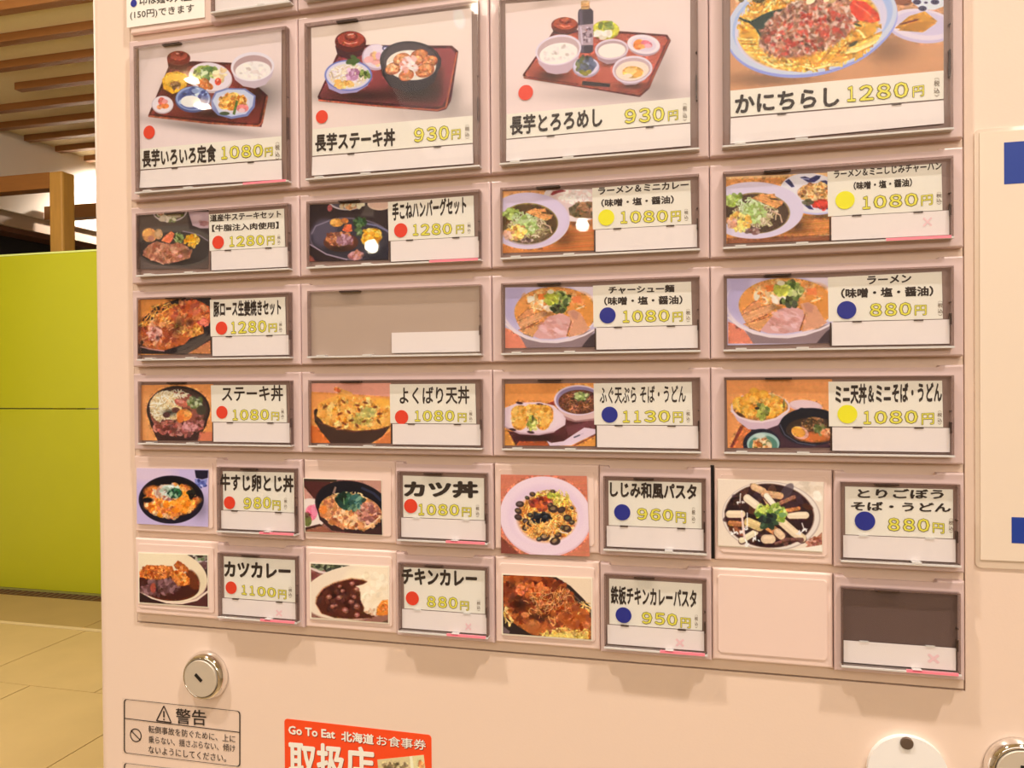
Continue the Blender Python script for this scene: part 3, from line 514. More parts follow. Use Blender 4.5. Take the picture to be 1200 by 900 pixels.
@art('sliced pork ramen print', 'D2', [(70, 118), (1140, 110), (1140, 815), (70, 830)], 220, 160, (205, 180, 190), 12)
def _(a): chashu(a, 120, 1.0)
@art('ramen print', 'D5', [(58, 98), (1122, 88), (1130, 745), (65, 768)], 230, 160, (205, 180, 190), 13)
def _(a): chashu(a, 98, .92)

@art('blowfish tempura print', 'D3', [(68, 98), (1128, 88), (1130, 828), (66, 820)], 220, 160, (240, 148, 72), 14)
def _(a):
    a.po([(60, 640), (180, 660), (800, 330), (1130, 200), (1130, 700), (700, 830), (200, 830)], (92, 40, 40)); a.po([(560, 330), (680, 290), (700, 350), (600, 350)], (150, 55, 40)); a.po([(66, 640), (110, 660), (200, 825), (60, 825)], (236, 150, 65)); a.po([(190, 830), (240, 770), (560, 770), (600, 830)], (180, 80, 40), soft=10); a.po([(780, 600), (1130, 520), (1130, 620), (820, 700)], (120, 60, 60), soft=20)
    a.sh(450, 730, 330, 50, .5); a.po([(66, 380), (220, 320), (480, 312), (640, 350), (730, 430), (790, 480), (780, 580), (650, 660), (470, 700), (250, 680), (66, 600)], (240, 200, 195)); a.po([(66, 590), (250, 668), (470, 685), (650, 650), (660, 665), (470, 702), (240, 688), (66, 610)], (205, 160, 160)); a.el(420, 510, 330, 150, (246, 208, 200), soft=20)
    for x, y in ((485, 342), (240, 322), (375, 665), (160, 635)): a.el(x, y, 42, 15, (60, 30, 35), 10)
    for x, y, rx_, ry_ in ((250, 440, 110, 90), (400, 430, 120, 90), (540, 430, 100, 85), (240, 550, 90, 90), (520, 540, 85, 100), (580, 480, 60, 90)): a.el(x, y, rx_, ry_, (232, 145, 50), soft=14); a.el(x - 8, y - 12, rx_ * .8, ry_ * .75, (248, 178, 78), soft=20)
    a.sc(120, (390, 480, 240, 130), 20, [(250, 180, 80), (240, 160, 60), (252, 195, 105), (230, 145, 50)], a=.5); a.ln([(330, 490), (340, 620)], 8, (150, 85, 35)); a.ln([(470, 500), (475, 620)], 8, (170, 100, 40)); a.sc(40, (395, 560, 55, 75), 18, [(180, 170, 70), (140, 140, 60), (215, 200, 110)]); a.el(400, 500, 10, 35, (70, 60, 40))
    a.po([(650, 280), (700, 400), (800, 500), (900, 545), (1130, 520), (1130, 300)], (228, 180, 165)); a.po([(760, 470), (900, 530), (1130, 500), (1130, 525), (900, 550), (800, 520)], (175, 120, 110), soft=10); a.el(930, 290, 280, 178, (235, 200, 200)); a.el(935, 290, 262, 160, (150, 125, 150)); a.el(945, 310, 245, 142, (100, 52, 36)); a.nd(160, (945, 312, 240, 135), 10, [(160, 90, 55), (120, 65, 40), (185, 110, 70), (80, 42, 32)], .5); a.sc(36, (960, 240, 75, 45), 18, [(190, 190, 110), (130, 140, 70), (225, 215, 150), (80, 90, 50)])
    a.po([(565, 765), (620, 790), (760, 770), (1000, 610), (1135, 630), (1135, 680), (850, 820), (600, 825)], (238, 200, 198)); a.po([(860, 825), (1135, 690), (1135, 705), (890, 828)], (150, 70, 45)); a.po([(900, 828), (1135, 712), (1135, 828)], (238, 150, 65)); a.ln([(885, 725), (945, 700)], 16, (90, 80, 95)); a.ln([(960, 690), (990, 682)], 6, (190, 160, 165))

@art('mini tempura and noodles print', 'D6', [(55, 90), (1115, 80), (1125, 768), (65, 772)], 230, 160, (240, 150, 82), 15)
def _(a):
    for i in range(30): y = a.r.uniform(90, 400); a.ln([(60, y), (1125, y - 10)], 6, (238 + a.r.uniform(-8, 8), 150 + a.r.uniform(-10, 10), 85), .5)
    a.po([(205, 540), (600, 520), (1125, 560), (1125, 772), (95, 772)], (70, 40, 48)); a.po([(95, 772), (205, 540), (310, 590), (240, 772)], (210, 110, 55)); a.po([(90, 765), (195, 550), (230, 560), (120, 765)], (130, 50, 40))
    a.el(855, 350, 165, 60, (225, 175, 170), 5); a.el(850, 340, 150, 48, (238, 195, 185), 5)
    a.po([(105, 400), (170, 500), (280, 585), (450, 590), (580, 545), (690, 400)], (222, 180, 180)); a.el(400, 365, 300, 150, (238, 200, 190)); a.el(400, 362, 280, 134, (190, 120, 60))
    for x, y, r_ in ((195, 320, 80), (310, 280, 80), (430, 240, 60), (540, 310, 85), (590, 390, 75), (290, 400, 85), (400, 400, 80), (520, 430, 60), (230, 400, 60), (340, 210, 50)): a.el(x, y, r_, r_ * .8, (225, 140, 40), soft=14); a.el(x - 6, y - 10, r_ * .8, r_ * .62, (245, 175, 60), soft=20)
    a.sc(130, (400, 340, 260, 120), 18, [(248, 180, 70), (240, 155, 50), (250, 195, 100), (228, 135, 45)], a=.6); a.sc(40, (430, 400, 50, 90), 18, [(190, 180, 80), (150, 150, 60), (110, 110, 50)]); a.el(370, 375, 24, 14, (50, 30, 30)); a.el(200, 440, 50, 16, (90, 50, 30), 30); a.el(640, 330, 10, 50, (100, 90, 40)); a.ln([(105, 400), (180, 460), (300, 505), (420, 512), (560, 480), (690, 390)], 18, (242, 205, 195))
    a.el(905, 560, 310, 190, (36, 32, 44)); a.el(905, 555, 310, 180, (22, 22, 30)); a.el(930, 590, 270, 125, (60, 40, 30)); a.el(950, 660, 180, 55, (215, 110, 50), soft=25); a.ln([(600, 540), (650, 640), (780, 720), (950, 745)], 10, (90, 85, 95)); a.el(820, 385, 30, 16, (30, 28, 36)); a.nd(90, (940, 535, 130, 75), 11, [(140, 90, 55), (100, 65, 40), (175, 120, 70), (70, 50, 35)], 1); a.sc(24, (990, 590, 70, 40), 14, [(150, 140, 80), (100, 110, 60)]); a.el(800, 620, 88, 60, (240, 170, 140), 20); a.el(785, 612, 72, 50, (245, 160, 60), 20); a.sc(20, (1060, 620, 50, 40), 14, [(235, 160, 110), (215, 120, 70)])
    a.el(415, 730, 190, 150, (30, 28, 40)); a.el(430, 730, 165, 115, (170, 190, 170)); a.el(430, 745, 145, 100, (90, 130, 105)); a.el(420, 750, 100, 80, (245, 190, 130)); a.sc(30, (420, 730, 90, 60), 18, [(250, 210, 160), (240, 160, 90), (200, 120, 60), (80, 100, 50)]); a.el(400, 650, 60, 26, (205, 210, 185), soft=16)

@art('beef and egg bowl print', 'D7', [(50, 85), (893, 102), (888, 775), (55, 738)], 190, 150, (196, 168, 190), 16)
def _(a):
    a.el(200, 150, 300, 100, (214, 180, 185), soft=80); a.sh(800, 560, 120, 160, .3); a.po([(735, 110), (890, 112), (885, 200), (820, 218), (750, 200)], (28, 22, 38)); a.po([(735, 210), (820, 222), (880, 210), (860, 300), (780, 320), (740, 280)], (130, 130, 175)); a.sc(20, (800, 280, 60, 45), 14, [(60, 60, 120), (90, 95, 150), (190, 180, 210)])
    a.el(458, 455, 382, 282, (22, 16, 30)); a.el(452, 430, 350, 240, (12, 8, 14))
    for p in ((470, 480, 300, 170), (430, 570, 130, 100), (250, 360, 110, 70), (620, 400, 110, 120), (200, 530, 60, 45), (740, 460, 70, 40)): a.el(*p, (205, 110, 45), soft=30)
    a.sc(300, (450, 470, 290, 190), 24, [(235, 130, 45), (215, 105, 40), (245, 165, 85), (190, 85, 40), (240, 180, 120), (250, 145, 40)], 1.4, a=.8); a.sc(50, (560, 500, 180, 90), 24, [(250, 150, 40), (245, 130, 30)], 1.4); a.sc(60, (420, 370, 150, 90), 14, [(225, 190, 160), (180, 130, 110), (150, 90, 80)], 2.5)
    a.el(180, 460, 70, 30, (15, 10, 14), soft=20); a.sc(50, (450, 350, 110, 60), 14, [(200, 205, 180), (230, 225, 205), (160, 170, 140)], 2); a.el(510, 380, 82, 58, (25, 62, 38), soft=10); a.sc(40, (505, 380, 75, 50), 12, [(35, 90, 50), (60, 120, 70), (20, 50, 35), (150, 170, 130)]); a.sc(20, (700, 400, 50, 50), 14, [(15, 10, 14), (40, 40, 30)])

@art('pork cutlet bowl print', 'D8', [(110, 160), (1015, 182), (1028, 818), (128, 780)], 200, 150, (150, 95, 80), 17)
def _(a):
    a.po([(480, 160), (1020, 180), (1020, 330), (800, 200)], (190, 130, 105)); a.el(260, 240, 170, 150, (78, 34, 30)); a.po([(110, 160), (500, 165), (500, 200), (110, 190)], (60, 40, 30)); a.po([(110, 250), (230, 390), (110, 400)], (205, 140, 115)); a.el(180, 580, 190, 190, (235, 205, 180)); a.el(200, 560, 70, 90, (230, 110, 125), soft=16); a.el(240, 530, 40, 70, (235, 130, 145)); a.el(155, 650, 50, 70, (110, 105, 50)); a.sc(12, (160, 580, 30, 30), 12, [(140, 40, 50), (90, 60, 40)]); a.po([(110, 740), (320, 700), (480, 790), (120, 800)], (150, 85, 60), soft=20); a.po([(100, 740), (300, 690), (330, 710), (110, 765)], (60, 25, 20), soft=10)
    a.po([(245, 430), (300, 640), (450, 770), (700, 800), (1030, 820), (1030, 420)], (60, 32, 30)); a.el(680, 480, 440, 290, (44, 26, 28), 12); a.el(680, 460, 420, 262, (22, 18, 24), 12); a.ln([(800, 270), (930, 330), (1010, 410)], 30, (44, 44, 60)); a.po([(450, 330), (480, 250), (500, 260), (480, 340)], (150, 110, 90))
    a.el(660, 540, 365, 208, (205, 130, 75), 8); a.nd(60, (640, 420, 280, 110), 12, [(220, 180, 110), (190, 150, 80), (235, 200, 140)], .8); a.sc(330, (660, 560, 350, 180, 8), 24, [(225, 145, 85), (205, 120, 65), (240, 175, 115), (245, 200, 150), (170, 90, 60)], 1.6, a=.8); a.sc(70, (870, 560, 130, 110), 20, [(200, 125, 100), (150, 80, 60), (225, 160, 130), (120, 60, 50)], 1.6); a.el(340, 525, 50, 50, (235, 125, 50), soft=14)
    a.ln([(830, 730), (920, 680), (1010, 600)], 16, (235, 190, 140)); a.sc(60, (600, 420, 95, 70), 24, [(30, 60, 45), (45, 85, 55), (20, 40, 30)], 2); a.sc(40, (720, 430, 80, 60), 22, [(40, 80, 70), (30, 55, 45), (80, 110, 80)], 2); a.ln([(585, 390), (590, 460)], 12, (120, 140, 90)); a.sc(20, (680, 500, 50, 30), 18, [(60, 90, 70), (110, 130, 90)])

@art('clam pasta print', 'E1', [(55, 50), (880, 65), (908, 835), (58, 805)], 220, 190, (205, 112, 80), 18)
def _(a):
    for i in range(30): y = a.r.uniform(50, 830); a.ln([(55, y + 30), (910, y - 20)], 8, (205 + a.r.uniform(-20, 20), 110 + a.r.uniform(-15, 15), 75), .5)
    a.po([(55, 640), (240, 810), (55, 810)], (130, 60, 45), soft=10); a.el(485, 455, 440, 385, (225, 180, 180), 8); a.el(482, 445, 435, 375, (236, 198, 194), 8); a.el(485, 440, 350, 290, (226, 186, 190), soft=60); a.el(490, 480, 320, 250, (240, 202, 196), soft=40)
    a.el(500, 460, 280, 235, (205, 120, 50), soft=40); a.nd(330, (505, 450, 285, 250), 9, [(245, 185, 85), (230, 155, 60), (250, 205, 120), (205, 120, 45), (180, 95, 40)], .5, turn=2); a.nd(60, (560, 280, 190, 90), 9, [(240, 200, 80), (220, 180, 60), (250, 215, 120)], .9)
    a.sc(60, (450, 330, 100, 60), 20, [(190, 70, 40), (150, 50, 35), (215, 100, 50), (110, 45, 40)]); a.el(440, 470, 95, 45, (28, 28, 34), -18, soft=14); a.sc(30, (440, 465, 90, 45), 14, [(20, 20, 26), (60, 60, 60)])
    for x, y, r_ in ((240, 335, 40), (225, 400, 36), (225, 460, 38), (362, 240, 30), (560, 215, 26), (310, 560, 48), (480, 650, 50), (580, 690, 50), (605, 630, 34), (690, 570, 46), (640, 560, 34), (700, 470, 44), (740, 370, 20), (640, 390, 40), (300, 500, 36), (430, 670, 30), (740, 510, 28), (310, 275, 24), (560, 380, 50), (530, 345, 30), (340, 440, 30)):
        a.el(x, y, r_, r_ * .75, (62, 40, 36), a.r.uniform(-40, 40)); a.el(x - 4, y - 5, r_ * .55, r_ * .35, a.pick([(90, 66, 58), (130, 95, 60), (110, 110, 80)]), a.r.uniform(-40, 40), soft=6)
    a.ln([(610, 570), (640, 605), (700, 615)], 10, (235, 205, 190)); a.ln([(560, 640), (520, 690)], 9, (240, 200, 150)); a.ln([(580, 510), (540, 660)], 8, (230, 190, 140)); a.nd(50, (460, 560, 200, 90), 8, [(235, 150, 60), (225, 130, 50), (245, 180, 100)], .8)
    a.sc(20, (560, 255, 60, 20), 12, [(150, 150, 50), (190, 180, 70)])

@art('burdock noodles print', 'E2', [(85, 125), (1010, 150), (1000, 760), (88, 705)], 230, 170, (236, 205, 172), 19)
def _(a):
    a.sc(60, (900, 220, 120, 90), 30, [(238, 210, 180), (228, 196, 162)], a=.4); a.po([(860, 720), (1000, 590), (1000, 720), (900, 730)], (175, 110, 80)); a.sc(40, (940, 680, 60, 40), 12, [(205, 140, 110), (150, 80, 60)]); a.po([(760, 740), (1000, 700), (1000, 765), (760, 760)], (245, 222, 190))
    a.el(555, 450, 432, 305, (190, 160, 140), 3); a.el(552, 448, 424, 298, (232, 206, 180), 3); a.el(540, 445, 396, 284, (150, 112, 90), 3); a.el(540, 445, 388, 278, (48, 24, 24), 3); a.sc(60, (540, 450, 370, 260), 34, [(70, 34, 24), (95, 50, 30), (36, 18, 22), (55, 30, 36)], 2, a=.7)
    for P, w_, c in (([(410, 190), (490, 230), (540, 320)], 60, (215, 165, 115)), ([(500, 250), (640, 270)], 60, (205, 150, 100)), ([(520, 270), (580, 340)], 50, (240, 215, 180)), ([(600, 350), (760, 280)], 34, (150, 95, 65)), ([(350, 290), (430, 350)], 70, (235, 205, 165)), ([(190, 430), (300, 430)], 66, (235, 200, 155)), ([(200, 510), (320, 520)], 50, (170, 100, 55)), ([(650, 490), (760, 590), (830, 640)], 74, (232, 196, 150)), ([(730, 440), (860, 440)], 62, (236, 202, 160)), ([(540, 540), (640, 610)], 74, (190, 120, 70)), ([(510, 650), (560, 650)], 80, (230, 190, 145)), ([(300, 660), (420, 590)], 56, (232, 205, 160)), ([(360, 500), (460, 540)], 80, (215, 175, 110)), ([(620, 590), (650, 620)], 70, (225, 180, 135)), ([(680, 400), (800, 380)], 34, (190, 110, 60)), ([(240, 560), (300, 600)], 46, (150, 80, 45)), ([(600, 690), (700, 650), (830, 650)], 26, (120, 70, 55))):
        a.ln([(x, y + 8) for x, y in P], w_ + 8, (70, 34, 26), .8); a.ln(P, w_, c); a.ln([(x - 4, y - w_ * .18) for x, y in P], w_ * .35, tuple(min(255, v + 16) for v in c), .8)
    for P in ([(290, 250), (285, 330)], [(300, 400), (310, 600)], [(350, 420), (350, 560)], [(330, 650), (345, 700)], [(420, 590), (425, 660)], [(830, 510), (850, 570)], [(860, 560), (810, 600)], [(225, 560), (235, 600)]): a.ln(P, 10, (252, 235, 215), .85); a.sc(5, (P[1][0], P[1][1], 30, 26), 7, [(250, 230, 210)], 2)  # white glints of a glossy film, painted into the print
    a.ln([(300, 420), (325, 640)], 18, (240, 200, 175)); a.sc(100, (560, 420, 130, 75), 20, [(165, 175, 70), (120, 140, 50), (200, 200, 110), (80, 110, 50), (190, 190, 60)], 1.6); a.sc(40, (540, 490, 80, 55), 20, [(40, 55, 40), (60, 80, 50), (25, 30, 30)], 1.6); a.el(490, 395, 40, 30, (200, 200, 90), soft=10)

@art('cutlet curry print', 'E3', [(85, 140), (928, 170), (935, 805), (90, 748)], 200, 150, (80, 38, 34), 20)
def _(a):
    a.po([(560, 140), (940, 150), (940, 430), (800, 300)], (70, 48, 42)); a.sc(40, (800, 195, 120, 40), 20, [(205, 185, 160), (90, 110, 60), (60, 40, 35), (150, 130, 110)]); a.ln([(780, 250), (930, 240)], 16, (200, 170, 160)); a.sc(10, (880, 290, 50, 30), 20, [(120, 80, 75)])
    a.el(430, 430, 510, 335, (195, 150, 125), 12); a.el(425, 415, 510, 330, (236, 204, 160), 12); a.el(300, 200, 300, 100, (240, 210, 165), soft=60); a.po([(80, 620), (250, 710), (500, 775), (80, 775)], (50, 24, 22)); a.ln([(90, 590), (240, 690), (430, 750), (620, 762), (800, 720), (930, 620)], 26, (234, 198, 165)); a.el(840, 500, 70, 120, (226, 195, 150), soft=40)
    a.el(450, 540, 385, 190, (82, 32, 18), 6); a.el(440, 535, 365, 175, (66, 24, 18), 6); a.el(750, 470, 75, 130, (105, 44, 20), -25, soft=20)
    a.sc(120, (330, 560, 250, 100), 24, [(120, 75, 70), (90, 50, 48), (150, 100, 95), (70, 32, 28)], 1.8, a=.7); a.el(265, 570, 40, 60, (165, 70, 50), soft=12); a.sh(310, 560, 20, 90, .6)
    a.po([(90, 440), (110, 350), (180, 285), (350, 295), (500, 300), (520, 360), (430, 450), (300, 470), (180, 450)], (185, 88, 32), soft=8); a.sc(190, (300, 375, 210, 85), 15, [(215, 115, 45), (190, 90, 35), (230, 140, 65), (160, 70, 30)], 1.3, a=.8)
    a.po([(520, 290), (570, 230), (610, 250), (710, 350), (690, 380), (620, 340)], (180, 85, 30)); a.sc(40, (610, 310, 80, 50, 40), 14, [(205, 110, 45), (160, 70, 28), (220, 130, 60)]); a.po([(490, 430), (500, 360), (580, 350), (640, 410), (720, 450), (710, 530), (640, 545), (540, 510)], (205, 105, 35)); a.sc(90, (600, 455, 100, 80, 30), 15, [(230, 130, 50), (210, 110, 40), (240, 155, 75), (185, 85, 35)]); a.sh(450, 440, 20, 60, .5)

@art('chicken curry print', 'E4', [(128, 140), (942, 178), (942, 762), (135, 705)], 200, 150, (150, 96, 76), 21)
def _(a):
    a.po([(128, 140), (520, 155), (500, 200), (300, 215)], (90, 80, 60)); a.sc(60, (320, 180, 190, 30), 16, [(60, 60, 40), (200, 190, 150), (120, 120, 80), (40, 40, 30)]); a.ln([(135, 190), (220, 225), (300, 240)], 24, (226, 190, 170)); a.el(160, 265, 60, 40, (120, 60, 50), soft=16); a.po([(850, 770), (940, 730), (942, 770)], (100, 70, 50))
    a.el(600, 450, 560, 290, (205, 160, 130), -8); a.el(600, 440, 560, 285, (238, 205, 168), -8); a.el(760, 380, 300, 240, (246, 214, 172), soft=60); a.sc(60, (780, 420, 180, 180), 24, [(250, 220, 180), (240, 205, 160)], a=.5)
    P = [(180, 560), (190, 490), (260, 400), (380, 340), (560, 295), (680, 310), (720, 325), (680, 350), (600, 370), (650, 440), (650, 520), (690, 600), (680, 640), (800, 690), (760, 708), (560, 718), (380, 705), (240, 660)]
    a.po(P, (190, 100, 45), soft=26); a.po([(x + 6, y + 6) for x, y in P], (80, 32, 20), soft=14); a.sc(80, (430, 540, 220, 140), 22, [(110, 50, 34), (60, 22, 18), (90, 38, 26), (50, 20, 18)], 1.6, a=.5)
    for x, y, r_ in ((325, 490, 30), (435, 495, 30), (500, 630, 36), (360, 590, 26), (400, 580, 16), (590, 490, 24), (570, 350, 26), (620, 680, 30), (560, 540, 30), (620, 590, 34), (440, 380, 20), (470, 425, 24), (620, 410, 28)): a.el(x, y, r_, r_ * .8, (150, 85, 65), a.r.uniform(-40, 40), soft=10); a.el(x - 4, y - 5, r_ * .5, r_ * .35, (190, 130, 110), soft=6)
    a.po([(820, 680), (830, 600), (880, 530), (942, 520), (942, 680), (870, 690)], (225, 120, 40), soft=14); a.sc(20, (900, 600, 40, 60), 14, [(235, 140, 55), (205, 100, 35)]); a.sc(14, (760, 640, 60, 30), 12, [(205, 150, 110), (230, 190, 150)])

@art('curry pasta print', 'E5', [(85, 122), (1015, 165), (1015, 805), (85, 740)], 220, 160, (236, 200, 160), 22)
def _(a):
    a.po([(85, 120), (640, 140), (800, 240), (930, 370), (1015, 470), (1015, 805), (85, 750)], (46, 30, 26)); a.ln([(600, 150), (760, 260), (900, 400), (1010, 520)], 16, (90, 66, 54)); a.po([(85, 660), (160, 720), (150, 745), (85, 740)], (110, 85, 80), soft=10)
    P = [(85, 130), (540, 150), (700, 290), (850, 400), (960, 520), (1015, 600), (1010, 800), (400, 760), (240, 660), (110, 560), (85, 400)]
    a.po(P, (175, 90, 40), soft=10); a.nd(160, (800, 730, 240, 70), 12, [(235, 190, 95), (220, 165, 75), (245, 210, 130), (190, 120, 50)], 1.2); a.nd(50, (150, 500, 70, 170), 11, [(225, 170, 80), (240, 195, 120)], 1.2, ang=1.3); a.nd(60, (880, 470, 150, 90), 10, [(225, 160, 80), (240, 190, 110)], .6, ang=.8)
    a.sc(620, (460, 400, 400, 260, 20), 26, [(150, 62, 24), (175, 80, 32), (120, 46, 22), (195, 100, 45), (135, 55, 28), (100, 40, 22)], 1.9, a=.7); a.sc(120, (840, 560, 170, 110, 30), 24, [(160, 72, 28), (185, 92, 40), (140, 58, 26)], 1.9, a=.8); a.sh(270, 430, 130, 100, .55); a.sh(450, 560, 180, 60, .5); a.sh(180, 230, 60, 50, .4)
    a.sc(40, (420, 280, 180, 60), 20, [(215, 110, 50), (200, 90, 40)]); a.nd(90, (600, 420, 300, 180), 7, [(215, 140, 75), (230, 165, 100), (195, 110, 55)], .5); a.ln([(570, 560), (590, 620), (620, 660), (645, 640), (630, 590), (595, 580)], 16, (225, 140, 75)); a.el(410, 650, 75, 55, (175, 92, 45), soft=10); a.el(400, 635, 40, 25, (200, 115, 60), soft=10); a.el(325, 545, 45, 30, (200, 115, 60), soft=10)
    a.sc(40, (700, 770, 280, 24, 4), 14, [(240, 200, 100), (225, 175, 80)], 3)

@art('voucher print', 'E6', [(748, 335), (1110, 298), (1140, 560), (770, 600)], 120, 80, (222, 190, 130), 23)
def _(a):
    a.po([(1000, 305), (1110, 298), (1140, 560), (1020, 560)], (232, 205, 140)); a.po([(1000, 305), (1022, 303), (1050, 560), (1025, 560)], (245, 225, 175)); a.sc(30, (880, 385, 100, 26), 9, [(120, 95, 60), (150, 120, 80)], 2); a.sc(20, (1090, 380, 20, 40), 9, [(230, 150, 90)]); a.sc(40, (880, 480, 100, 60), 12, [(180, 140, 90), (120, 90, 60)])

# things may be nested two deep, so a part's own frame is the sum of its parents' places
def base_of(p):
    v = Vector((0, 0, 0))
    while p is not None: v += p.location; p = p.parent
    return v
_old_obj = obj
def obj(name, bm, mt, parent=None, smooth=False):
    if parent is not None: bmesh.ops.translate(bm, verts=bm.verts, vec=-base_of(parent))
    return _old_obj(name, bm, mt, parent, smooth)

# ------------------------------------------------------------------ materials
M = dict(
    door=mat('painted steel', (238, 196, 160), .42, bump=.04, scale=900),
    seam=mat('dark seam', (60, 42, 30), .7),
    strip=mat('button strip plastic', (226, 184, 148), .5),
    housing=mat('translucent button plastic', (220, 178, 156), .35, coat=.1),
    tile=mat('cream cover plastic', (238, 194, 164), .4),
    well=mat('button well', (152, 114, 94), .35),
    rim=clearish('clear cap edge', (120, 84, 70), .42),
    rim_hi=clearish('clear cap edge highlight', (255, 236, 216), .75),  # pale copy of the edge plastic, its highlight put into the colour
    catch=mat('cap catch', (74, 50, 38), .3),
    empty=mat('unlit button face', (193, 157, 128), .3),
    emptydark=mat('unlit button face dark', (106, 78, 66), .3),
    card=mat('price card paper', (249, 222, 190), .6),
    slipp=mat('blank slip paper', (250, 217, 193), .55),
    photo=mat('photo border paper', (248, 216, 178), .45),
    ink=mat('black ink', (52, 36, 26), .6), dim=mat('grey ink', (120, 92, 66), .6),
    olive=mat('olive outline ink', (112, 88, 26), .6), yellow=mat('yellow ink', (240, 214, 70), .6),
    red=mat('red dot paper', (236, 62, 34), .5), blue=mat('blue dot paper', (34, 40, 122), .5), ydot=mat('yellow dot paper', (250, 222, 30), .5),
    pink=mat('sold out glow', (255, 120, 120), .4, emit=.12), pinkx=mat('faint sold out cross', (250, 192, 176), .5),
    black=mat('black', (14, 9, 8), .5),
    chrome=mat('chrome', (.86, .84, .82), .06, 1.0, raw=True), steel=mat('brushed lock face', (.78, .72, .62), .5, .55, raw=True),
    orange=mat('orange red sticker', (250, 72, 26), .4), cream=mat('cream print', (253, 226, 190), .5), shade=mat('dark red print edge', (150, 40, 18), .5),
    board=mat('board paper', (236, 200, 162), .45), bordblue=mat('deep blue print', (12, 50, 125), .5), boardfilm=mat('clear film border', (222, 184, 146), .2, coat=.6),
    disc=mat('white plastic', (252, 230, 205), .35), screw=mat('dull screw', (120, 95, 75), .35, .6),
    green=mat('lime laminate', (186, 174, 24), .3, var=.03, scale=4), edgelow=mat('lower edge strip', (150, 136, 60), .5), greenedge=mat('pale edge strip', (225, 222, 120), .4),
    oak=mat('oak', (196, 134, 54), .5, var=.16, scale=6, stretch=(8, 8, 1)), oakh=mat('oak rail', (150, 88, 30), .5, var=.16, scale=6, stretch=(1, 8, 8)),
    slat=mat('ceiling slat wood', (138, 80, 28), .55, var=.18, scale=5, stretch=(1, 10, 10)),
    ceil=mat('ceiling plaster', (226, 190, 132), .9, bump=.5, scale=90, var=.05),
    wall=mat('plaster wall', (228, 196, 160), .9, var=.02, scale=3), fascia=mat('wall fascia', (176, 138, 104), .7), brown=mat('dark stained trim', (96, 50, 26), .6),
    tilef=mat('stone floor tile', (210, 166, 104), .42, var=.10, scale=5), tiled=mat('stone border tile', (180, 138, 82), .45, var=.10, scale=5),
    grout=mat('light grout', (224, 184, 124), .8), grate=mat('grate metal', (104, 74, 50), .5), floor=mat('floor base', (176, 140, 92), .7),
    roomwall=mat('room wall', (225, 195, 160), .9), lamp=mat('lamp glass', (1, .86, .68), .4, emit=110, raw=True))
CAP = clear('clear cap pane', .3)
FILM = clear('clear overlay', .7, rough=.12)
Z = lambda Y: TOP - Y
def xz(p): return (p[0], p[2])
def place(c, x, y, d): return at(*cp(c, x, y), d)

# ------------------------------------------------------------------ the room
XL, XR, YF, YB, H = -4.47, 3.4, -7.0, 7.0, 2.96
struct(obj('floor', bx(XL - .3, XR, YF, YB, -.1, -.004), M['floor']))
fl = bpy.data.objects['floor']
r = random.Random(4)
for iy in range(5):                                     # square stone tiles up to the light joint
    for ix in range(8):
        x0 = -4.40 + ix * .6 + (.3 if iy % 2 else 0); y1 = 2.70 - iy * .6
        e = .002
        obj('stone_tile', bx(x0 + e, x0 + .6 - e, y1 - .6 + e, y1 - e, -.004, r.uniform(0, .0012), 0), M['tilef'], fl)
for ix in range(5):
    x0 = -4.45 + ix * .9
    obj('border_tile', bx(x0 + .002, x0 + .898, 2.735, 3.12, -.004, .0005), M['tiled'], fl)
obj('joint_strip', bx(XL, -.4, 2.702, 2.733, -.004, .001), M['grout'], fl)
gr = obj('foot_grate', bx(XL, -2.4, 3.125, 3.205, -.004, -.001), M['brown'], fl)
for i in range(46):
    x0 = -4.4 + i * .043
    if x0 > -2.95: break
    obj('grate_bar', slab([(0, 0), (.02, 0), (.02, .003), (0, .003)], 0, .078), M['grate'], gr).location = (x0, 3.126, -.001)
for o in list(COL.objects):
    if o.name.startswith('grate_bar'):                  # laid flat: the bars were modelled in place
        o.location = Vector((o.location.x, o.location.y, 0)) + Vector((0, 0, -.001))
cl = struct(obj('ceiling', bx(XL - .3, XR, YF, YB, H, H + .1), M['ceil']))
slats = [(2.53, -4.4), (2.80, -4.46), (3.065, -4.46), (3.335, -3.66), (3.60, -4.46), (3.87, -4.46), (4.135, -4.44), (4.405, -4.44), (4.67, -4.43), (4.94, -4.0), (5.2, -4.4)]
for y, x0 in slats:
    obj('ceiling_slat', bx(x0, -1.6, y, y + .052, H - .042, H, .002), M['slat'], cl)
wl = struct(obj('wall_left', bx(XL - .3, XL, YF, YB, 2.40, H), M['wall']))
obj('fascia_board', bx(XL - .3, XL - .03, YF, YB, 2.30, 2.40), M['fascia'], wl)
obj('header_trim', bx(XL - .3, XL - .06, YF, YB, 2.265, 2.30), M['brown'], wl)
obj('lower_wall', bx(XL - .3, XL, YF, 2.2, 0, 2.265), M['roomwall'], wl)
obj('sill_wall', bx(XL - .3, XL, 2.2, YB, 0, .9), M['roomwall'], wl)
obj('jamb', bx(XL - .3, XL - .0, 4.95, 5.1, .9, 2.30), M['wall'], wl)
wi = struct(obj('window_1', bx(XL - .29, XL - .25, 2.2, YB, .9, 2.265), M['brown']))
obj('dark_glass', bx(XL - .245, XL - .24, 2.2, YB, .9, 2.265), mat('dark window glass', (8, 5, 8), .6), wi)
struct(obj('wall_right', bx(XR, XR + .1, YF, YB, 0, H), M['roomwall']))
struct(obj('wall_back', bx(XL - .3, XR, YB, YB + .1, 0, H), M['roomwall']))
struct(obj('wall_front', bx(XL - .3, XR, YF - .1, YF, 0, H), M['roomwall']))

